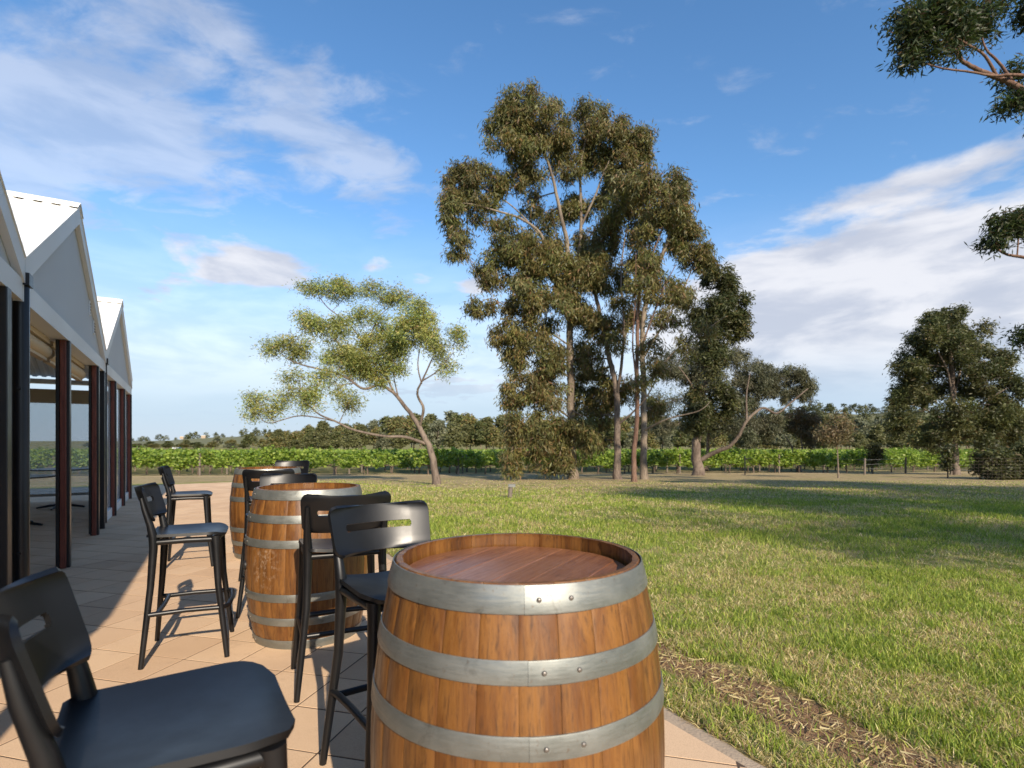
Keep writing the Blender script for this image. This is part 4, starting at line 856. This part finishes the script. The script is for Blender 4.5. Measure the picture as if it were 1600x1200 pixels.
# ------------------------------------------------------------------ vineyard
def build_vines():
    pal = ([(.225, .31, .050), (.165, .25, .042), (.30, .37, .07), (.10, .16, .030), (.36, .40, .11)], [4, 3, 2.2, 1.5, .8])
    protos = []
    for k in range(5):
        rng = np.random.default_rng(70 + k); rnd = random.Random(70 + k)
        mb = MB(); h = .58
        mb.tube([(0, 0, -.05), (.03, .02, .2), (-.02, .01, .42), (.01, 0, h)], [.055, .045, .04, .045], 7)
        for s in (-1, 1): mb.tube([(0, 0, h - .04), (s * .25, .02, h + .06), (s * .8, 0, h + .10 + rnd.uniform(-.03, .03))], [.035, .026, .016], 6)
        tm = mb.mesh('vine_trunk', M['bark_dark'], 60)
        n = 560; C = np.empty((n, 3)); C[:, 0] = rng.uniform(-.98, .98, n); C[:, 1] = rng.normal(0, .22, n)
        bump = .20 * np.sin(C[:, 0] * rng.uniform(3, 6) + rng.uniform(0, 6)) + .1 * np.sin(C[:, 0] * 11 + rng.uniform(0, 6))
        C[:, 2] = .64 + bump * .6 + rng.beta(1.4, 1.3, n) * (.80 + bump * 1.3)
        sh = rng.uniform(-.9, .9, 14); extra = []
        for x in sh:
            L = rng.uniform(.2, .55); dx, dy = rng.normal(0, .25, 2)
            for q in np.linspace(.2, 1, 8): extra.append((x + dx * q * L, dy * q * L + rng.normal(0, .03), 1.28 + q * L))
        C = np.concatenate([C, np.array(extra)])
        v, q, t = leaf_arrays(C, rng, .17, .15, .15, *pal)
        protos.append((tm, np_mesh('foliage', v, q, M['vine'], False, t)))
    rnd = random.Random(9); count = 0
    pm = MB().box((-.045, -.045, -.1), (.04, .04, 1.22), .01).mesh('trellis_post', M['post'])
    far_v = []; far_q = []; far_t = []; nb = 0; rngf = np.random.default_rng(5)
    for row in range(44):
        Y0 = 33.6 + row * 2.9
        xs = np.arange(-26 - row * 2.6, 46 + row * 2.6, 1.75)
        for i, X in enumerate(xs):
            yy = Y0 + X * .181 + rnd.uniform(-.08, .08); x = X + rnd.uniform(-.12, .12)
            if abs(x / yy) > 1.0: continue
            z = float(gz(x, yy)) + .012
            if row < 5:
                px = 800 + FPX * x / yy
                if row == 0 and rnd.random() < .05: continue
                tm, fm = protos[rnd.randrange(5)]
                s = rnd.uniform(.9, 1.12); r = empty('grape_vine', (x, yy, z), math.atan(.181) + (math.pi if rnd.random() < .5 else 0)); r.scale = (1, s, s * rnd.uniform(.70, .88))
                first = row == 0
                tag(r, 'leafy green vine in the front row of the vineyard' if first else 'leafy green vine in the rows behind the front one', 'grape vine', 'vines of the front row' if first else 'vines of the rows behind')
                link_mesh('vine_trunk', tm, None, r); link_mesh('foliage', fm, None, r); count += 1
            else:
                n = 26; C = np.empty((n, 3)); C[:, 0] = x + rngf.uniform(-.95, .95, n); C[:, 1] = yy + rngf.normal(0, .2, n); C[:, 2] = z + rngf.uniform(.6, 1.25, n)
                v, q, t = leaf_arrays(C, rngf, .42, .36, 0, *pal); far_v.append(v); far_q.append(q + nb); far_t.append(t); nb += len(v)
        if row < 3:
            for X in np.arange(-25, 45, 7.0):
                yy = Y0 + X * .181
                if abs(X / yy) > 1: continue
                tag(link_mesh('trellis_post', pm, None, None, (X + .8, yy, float(gz(X, yy)))), 'grey timber post standing among the vines', 'post', 'trellis posts in the vineyard')
    o = link_mesh('vineyard', np_mesh('vineyard', np.concatenate(far_v), np.concatenate(far_q), M['vine'], False, np.concatenate(far_t)))
    tag(o, 'green vine rows stretching away to the wood', 'vineyard', kind='stuff')
    print('VINES', count)
build_vines()

# ------------------------------------------------------------------ fence, gate, cage
def build_fence():
    root = tag(empty('wire_fence', G(1415, 740)), 'low wire fence with dark posts in front of the vineyard', 'fence')
    b = Vector(root.location); tops = []
    for x, y0, y1 in ((1160, 736, 711), (1197, 733, 713), (1293, 738, 714), (1351, 742, 716), (1415, 740, 714), (1486, 742, 716), (1560, 748, 720), (1640, 750, 720)):
        g = G(x, y0); h = (y0 - y1) / FPX * g.y
        MB().tube([g - b + Vector((0, 0, -.05)), g - b + Vector((.01, 0, h))], [.06, .052], 8).build('fence_post', M['post'], root, 50)
        tops.append((g - b, h))
    for f in (.35, .62, .9):
        MB().tube([p + Vector((0, 0, h * f)) for p, h in tops], .006, 4).build('fence_wire', M['wire'], root)
    # netting in front of the dark bush
    a, c = G(1508, 751) - b, G(1660, 752) - b; net = MB()
    for k in range(22):
        p = a.lerp(c, k / 21); net.tube([p, p + Vector((0, 0, .95))], .0022, 3)
    for k in range(8): net.tube([a + Vector((0, 0, .13 * k + .02)), c + Vector((0, 0, .13 * k + .02))], .0018, 3)
    net.build('netting', M['post'], root)
    g = G(1164, 742); h = .95
    gt = tag(empty('field_gate', g), 'dark metal field gate with diagonal brace beside the thick split trunk', 'gate')
    e = G(1184, 737) - g
    MB().tube([(0, 0, -.05), (0, 0, h + .15)], .035, 8).build('gate_post', M['black'], gt)
    for z in (.12, h): MB().tube([(0, 0, z), e + Vector((0, 0, z))], .02, 6).build('rail', M['black'], gt)
    MB().tube([(0, 0, h), e * 1.05 + Vector((0, 0, .05))], .02, 6).build('brace', M['black'], gt)
    MB().tube([e, e + Vector((0, 0, .45))], .025, 6).build('end_post', M['black'], gt)
    g = G(797, 778)
    cg = tag(empty('caged_post', g), 'small weathered tap post in a wire cage out on the lawn', 'post')
    MB().tube([(-.01, 0, -.03), (0, 0, .1), (.015, 0, .27)], [.055, .05, .045], 9).build('post', M['post'], cg, 50)
    MB().box((-.045, -.05, .25), (.12, .05, .31), .01).build('tap_block', M['wire'], cg)
    w = MB(); s = .21
    for k in range(6):
        t = -s + 2 * s * k / 5
        for q in (-s, s): w.tube([(t, q, 0), (t, q, .34)], .002, 3); w.tube([(q, t, 0), (q, t, .34)], .002, 3)
    for z in (.02, .12, .22, .34):
        for p, q in (((-s, -s), (s, -s)), ((s, -s), (s, s)), ((s, s), (-s, s)), ((-s, s), (-s, -s))): w.tube([(*p, z), (*q, z)], .002, 3)
    w.build('wire_cage', M['post'], cg)
build_fence()

# ------------------------------------------------------------------ wood beyond the vineyard and trees on the ridges
def far_tree_mesh(rng, n, pal, h=1.0, slim=.42, leafs=.075, pine=False):
    """crown of unit height made of leaf faces, gathered in clumps"""
    C = []
    k = 24
    for i in range(k):
        t = rng.uniform(.32, 1.0); rad = slim * (math.sin(math.pi * min(1, .18 + .80 * t)) if not pine else (1.08 - t))
        a = rng.uniform(0, 6.28); r = rad * rng.uniform(.2, .85)
        c = np.array([r * math.cos(a), r * math.sin(a), t * .93]); s = rng.uniform(.09, .15)
        o = rng.normal(0, 1, (n // k, 3)); o /= np.linalg.norm(o, axis=1)[:, None]; o *= rng.uniform(.4, 1, (n // k, 1)) ** .5 * s * np.array([1.25, 1.25, .85])
        C.append(c + o)
    C = np.concatenate(C)
    return leaf_arrays(C, rng, leafs, leafs * .6, .2, *pal)
def build_wood():
    br = lambda p, k: ([tuple(c * k for c in a) for a in p[0]], p[1])
    pals = [br(PAL['gum'], 1.1), br(PAL['grey'], 1.15), ([(.14, .142, .055), (.105, .112, .044), (.17, .16, .07)], [3, 3, 1]), br(PAL['dark'], 1.4)]
    protos = []
    for k in range(6):
        rng = np.random.default_rng(90 + k)
        v, q, t = far_tree_mesh(rng, 2600, pals[k % 4] if k < 5 else pals[2], slim=(.36, .44, .40, .36, .5, .32)[k])
        mb = MB(); mb.tube([(0, 0, -.03), (.01, 0, .25), (-.02, .01, .5), (.0, 0, .8)], [.022, .017, .012, .005], 6)
        for s in range(4):
            a = rng.uniform(0, 6.28); mb.tube([(0, 0, .32 + .1 * s), (.14 * math.cos(a), .14 * math.sin(a), .55 + .1 * s)], [.010, .004], 4)
        protos.append((mb.mesh('trunk', M['bark_pale']), np_mesh('crown', v, q, M['leaf'], False, t)))
    rnd = random.Random(17)
    px = [150, 230, 300, 400, 470, 540, 600, 690, 780, 900, 1000, 1100, 1200, 1290, 1400, 1500, 1650]
    py = [689, 690, 686, 677, 664, 655, 653, 644, 648, 655, 652, 655, 660, 652, 655, 650, 640]
    for layer in range(3):
        x = 140.0 + layer * 9
        while x < 1680:
            top = np.interp(x, px, py) + rnd.uniform(-5, 9) + (0, 4, 14)[layer]
            Y = (228, 200, 182)[layer] + rnd.uniform(-8, 8) + (90 if x < 420 else 0)
            gx = (x - 800) / FPX * Y; z0 = float(gz(gx, Y)); h = max(2.5, CAMH + (HZ - top) / FPX * Y - z0)
            tm, cm = protos[rnd.randrange(6)]
            r = empty('woodland_gum', (gx, Y, z0), rnd.uniform(0, 6.28)); wd = rnd.uniform(.85, 1.25) * max(1.0, 8.5 / h); r.scale = (h * wd, h * wd, h)
            pk = [q[0] for q in protos].index(tm)
            tag(r, ('olive-brown', 'grey-green', 'yellow-green', 'dark green', 'broad olive-brown', 'slim yellow-green')[pk] + ' gum tree in the wood behind the vineyard', 'tree', 'gum trees of the wood behind the vineyard')
            link_mesh('trunk', tm, None, r); link_mesh('crown', cm, None, r)
            x += rnd.uniform(18, 33)
    # tree cover on the two ridges, far off
    rng = np.random.default_rng(61); VV = []; QQ = []; TT = []; nb = 0
    def plant(x, y, Y, h, pine):
        nonlocal nb
        v, q, t = far_tree_mesh(rng, 168, PAL['dark'] if pine or rng.random() < .4 else pals[2], slim=.5 if not pine else .40, leafs=.13)
        p = at(x, y, Y); v = v * h + np.array([p.x, Y, p.z]); VV.append(v); QQ.append(q + nb); TT.append(t); nb += len(v)
    for pts, Y, hh in (([(150, 689), (215, 688), (262, 682), (310, 681), (345, 677), (400, 675), (520, 670), (640, 664), (800, 664)], 690, 9),
                       ([(960, 668), (1100, 652), (1190, 643), (1275, 636), (1330, 640), (1400, 634), (1500, 640), (1620, 640)], 510, 9)):
        X0, X1 = pts[0][0], pts[-1][0]
        for i in range(330):
            x = rng.uniform(X0, X1); c = np.interp(x, [p[0] for p in pts], [p[1] for p in pts]); dn = rng.uniform(0, 1) ** 1.4
            hpx = hh / Y * FPX
            plant(x, c + hpx * .55 + dn * 34, Y - 5 - dn * 130, hh * rng.uniform(.7, 1.25), rng.random() < .5)
    o = link_mesh('ridge_trees', np_mesh('ridge_trees', np.concatenate(VV), np.concatenate(QQ), M['leaf'], False, np.concatenate(TT)))
    tag(o, 'dark trees covering the distant ridges', 'trees', kind='stuff')
    # small houses on the left ridge
    for k, (x, y, w, lab) in enumerate(((276, 703, 11, 'small white shed roof showing over the vines at left'), (318, 683, 6, 'cream house among trees on the left ridge, right of its neighbour'), (284, 684, 5, 'cream house among trees on the left ridge, left of its neighbour'))):
        Y = 270 if k == 0 else 640; p = at(x, y, Y); s = w / FPX * Y; h = s * .42
        r = tag(empty('farm_house', (p.x, p.y, p.z), .3), lab, 'house')
        MB().box((-s / 2, -s * .3, -h), (s / 2, s * .3, h * .5)).build('wall', M['concrete'], r)
        MB().add([(-s * .55, -s * .36, h * .5), (s * .55, -s * .36, h * .5), (s * .55, s * .36, h * .5), (-s * .55, s * .36, h * .5), (-s * .5, 0, h), (s * .5, 0, h)], [(0, 1, 5, 4), (2, 3, 4, 5), (1, 2, 5), (3, 0, 4), (3, 2, 1, 0)]).build('roof', M['cream'] if k else M['white'], r)
build_wood()

# ------------------------------------------------------------------ grass blades and straw
def build_grass():
    rng = np.random.default_rng(8)
    def vnoise(x, y, s, seed):
        r = np.random.default_rng(seed); T = r.uniform(0, 1, (256, 256)); a = x * s + 1000; b = y * s + 1000
        i = np.floor(a).astype(int); j = np.floor(b).astype(int); fx = a - i; fy = b - j; fx = fx * fx * (3 - 2 * fx); fy = fy * fy * (3 - 2 * fy)
        g = lambda p, q: T[p % 256, q % 256]
        return (g(i, j) * (1 - fx) + g(i + 1, j) * fx) * (1 - fy) + (g(i, j + 1) * (1 - fx) + g(i + 1, j + 1) * fx) * fy
    PX, PY = [], []
    for y0, y1, dens in ((1.5, 3.2, 12500), (3.2, 5, 6500), (5, 8, 2300), (8, 12, 1000), (12, 17, 300), (17, 23, 90)):
        w = y1 * .99 + 6; n = int((y1 - y0) * w * dens); x = rng.uniform(-6, y1 * .99, n); y = rng.uniform(y0, y1, n)
        k = (np.abs(x / y) < .99) & ((e_of(x, y) > -.01) | (f_of(x, y) > .03)); PX.append(x[k]); PY.append(y[k])
    x = np.concatenate(PX); y = np.concatenate(PY); e = e_of(x, y)
    nz = vnoise(x, y, 2.3, 1) * .6 + vnoise(x, y, 7, 2) * .4
    en = e + (nz - .5) * .30
    bare = ((en > .26) & (en < .62)) | ((en < -.06) & (e < .25))
    dry = vnoise(x, y, .9, 3) * .40 + vnoise(x, y, 3.1, 4) * .35 + vnoise(x, y, 9, 5) * .25
    keep = np.where(bare, rng.random(len(x)) < .16, rng.random(len(x)) < .97)
    x, y, e, en, dry, bare = (a[keep] for a in (x, y, e, en, dry, bare))
    n = len(x); straw = rng.random(n) < np.where(bare, .75, np.clip((dry - .43) * 4.4 + np.clip((y - 3) * .05, 0, .26) + np.clip((y - 9) * .07, 0, .5), .08, .78))
    hgt = np.where(straw, rng.uniform(.018, .045, n), rng.uniform(.022, .062, n)) * (1 + .35 * (vnoise(x, y, 1.5, 6) - .5)); hgt = np.where(bare, hgt * .8, hgt)
    far = np.clip(y / 5.0, 1, 3.2); wd = rng.uniform(.0016, .0033, n) * far ** 1.1; hgt = hgt * np.clip(far, 1, 1.35) * np.clip(1.6 - y / 22, .45, 1)
    a = rng.uniform(0, 2 * np.pi, n); lean = np.where(straw, rng.uniform(.5, 1.9, n), rng.uniform(.15, 1.0, n))
    dx, dy = np.cos(a), np.sin(a); z = gz(x, y) - .004
    tw = rng.uniform(0, 2 * np.pi, n); sx, sy = np.cos(tw) * wd, np.sin(tw) * wd
    lx, ly = dx * lean * hgt, dy * lean * hgt; hz = hgt / np.sqrt(1 + .5 * lean ** 2)
    v = np.stack([np.stack([x - sx, y - sy, z], 1), np.stack([x + sx, y + sy, z], 1),
                  np.stack([x + lx * .4 + sx * .75, y + ly * .4 + sy * .75, z + hz * .62], 1), np.stack([x + lx * .4 - sx * .75, y + ly * .4 - sy * .75, z + hz * .62], 1),
                  np.stack([x + lx, y + ly, z + hz], 1)], 1).reshape(-1, 3)
    b = np.arange(n) * 5
    tri = np.concatenate([np.stack([b, b + 1, b + 2], 1), np.stack([b, b + 2, b + 3], 1), np.stack([b + 3, b + 2, b + 4], 1)])
    gp = np.array([(.285, .345, .055), (.22, .295, .046), (.39, .41, .095), (.15, .215, .038)]); sp = np.array([(.56, .47, .23), (.46, .37, .17), (.64, .55, .31), (.38, .27, .13)])
    c = np.where(straw[:, None], sp[rng.integers(0, 4, n)], gp[rng.integers(0, 4, n)]) * rng.uniform(.75, 1.25, (n, 1))
    o = link_mesh('grass', np_mesh('grass', v, tri, M['blade'], False, np.repeat(c, 5, 0)))
    tag(o, 'short mown grass with straw-coloured patches', 'grass', kind='stuff')
    # dead stalks lying in the soil strip
    m_ = 2600; s = rng.uniform(-1.6, 4.0, m_); ee = rng.normal(.43, .10, m_); P = EDGE0[None] + V[None] * ee[:, None] + U[None] * s[:, None]
    x, y = P[:, 0], P[:, 1]; a = rng.uniform(0, np.pi, m_); L = rng.uniform(.008, .045, m_); w = rng.uniform(.0006, .0013, m_); z = gz(x, y) + rng.uniform(.003, .012, m_)
    dx, dy = np.cos(a) * L, np.sin(a) * L; nx, ny = -np.sin(a) * w, np.cos(a) * w
    v = np.stack([np.stack([x - dx + nx, y - dy + ny, z], 1), np.stack([x - dx - nx, y - dy - ny, z], 1), np.stack([x + dx - nx, y + dy - ny, z + rng.uniform(0, .012, m_)], 1), np.stack([x + dx + nx, y + dy + ny, z + rng.uniform(0, .012, m_)], 1)], 1).reshape(-1, 3)
    c = sp[rng.integers(0, 4, m_)] * rng.uniform(.7, 1.15, (m_, 1))
    o = link_mesh('straw', np_mesh('straw', v, np.arange(4 * m_).reshape(m_, 4), M['blade'], False, np.repeat(c, 4, 0)))
    tag(o, 'dry stalks scattered on the bare soil strip', 'straw', kind='stuff')
    print('BLADES', n)
build_grass()
print('TRIS', sum(len(o.data.polygons) for o in sc.objects if o.type == 'MESH'))
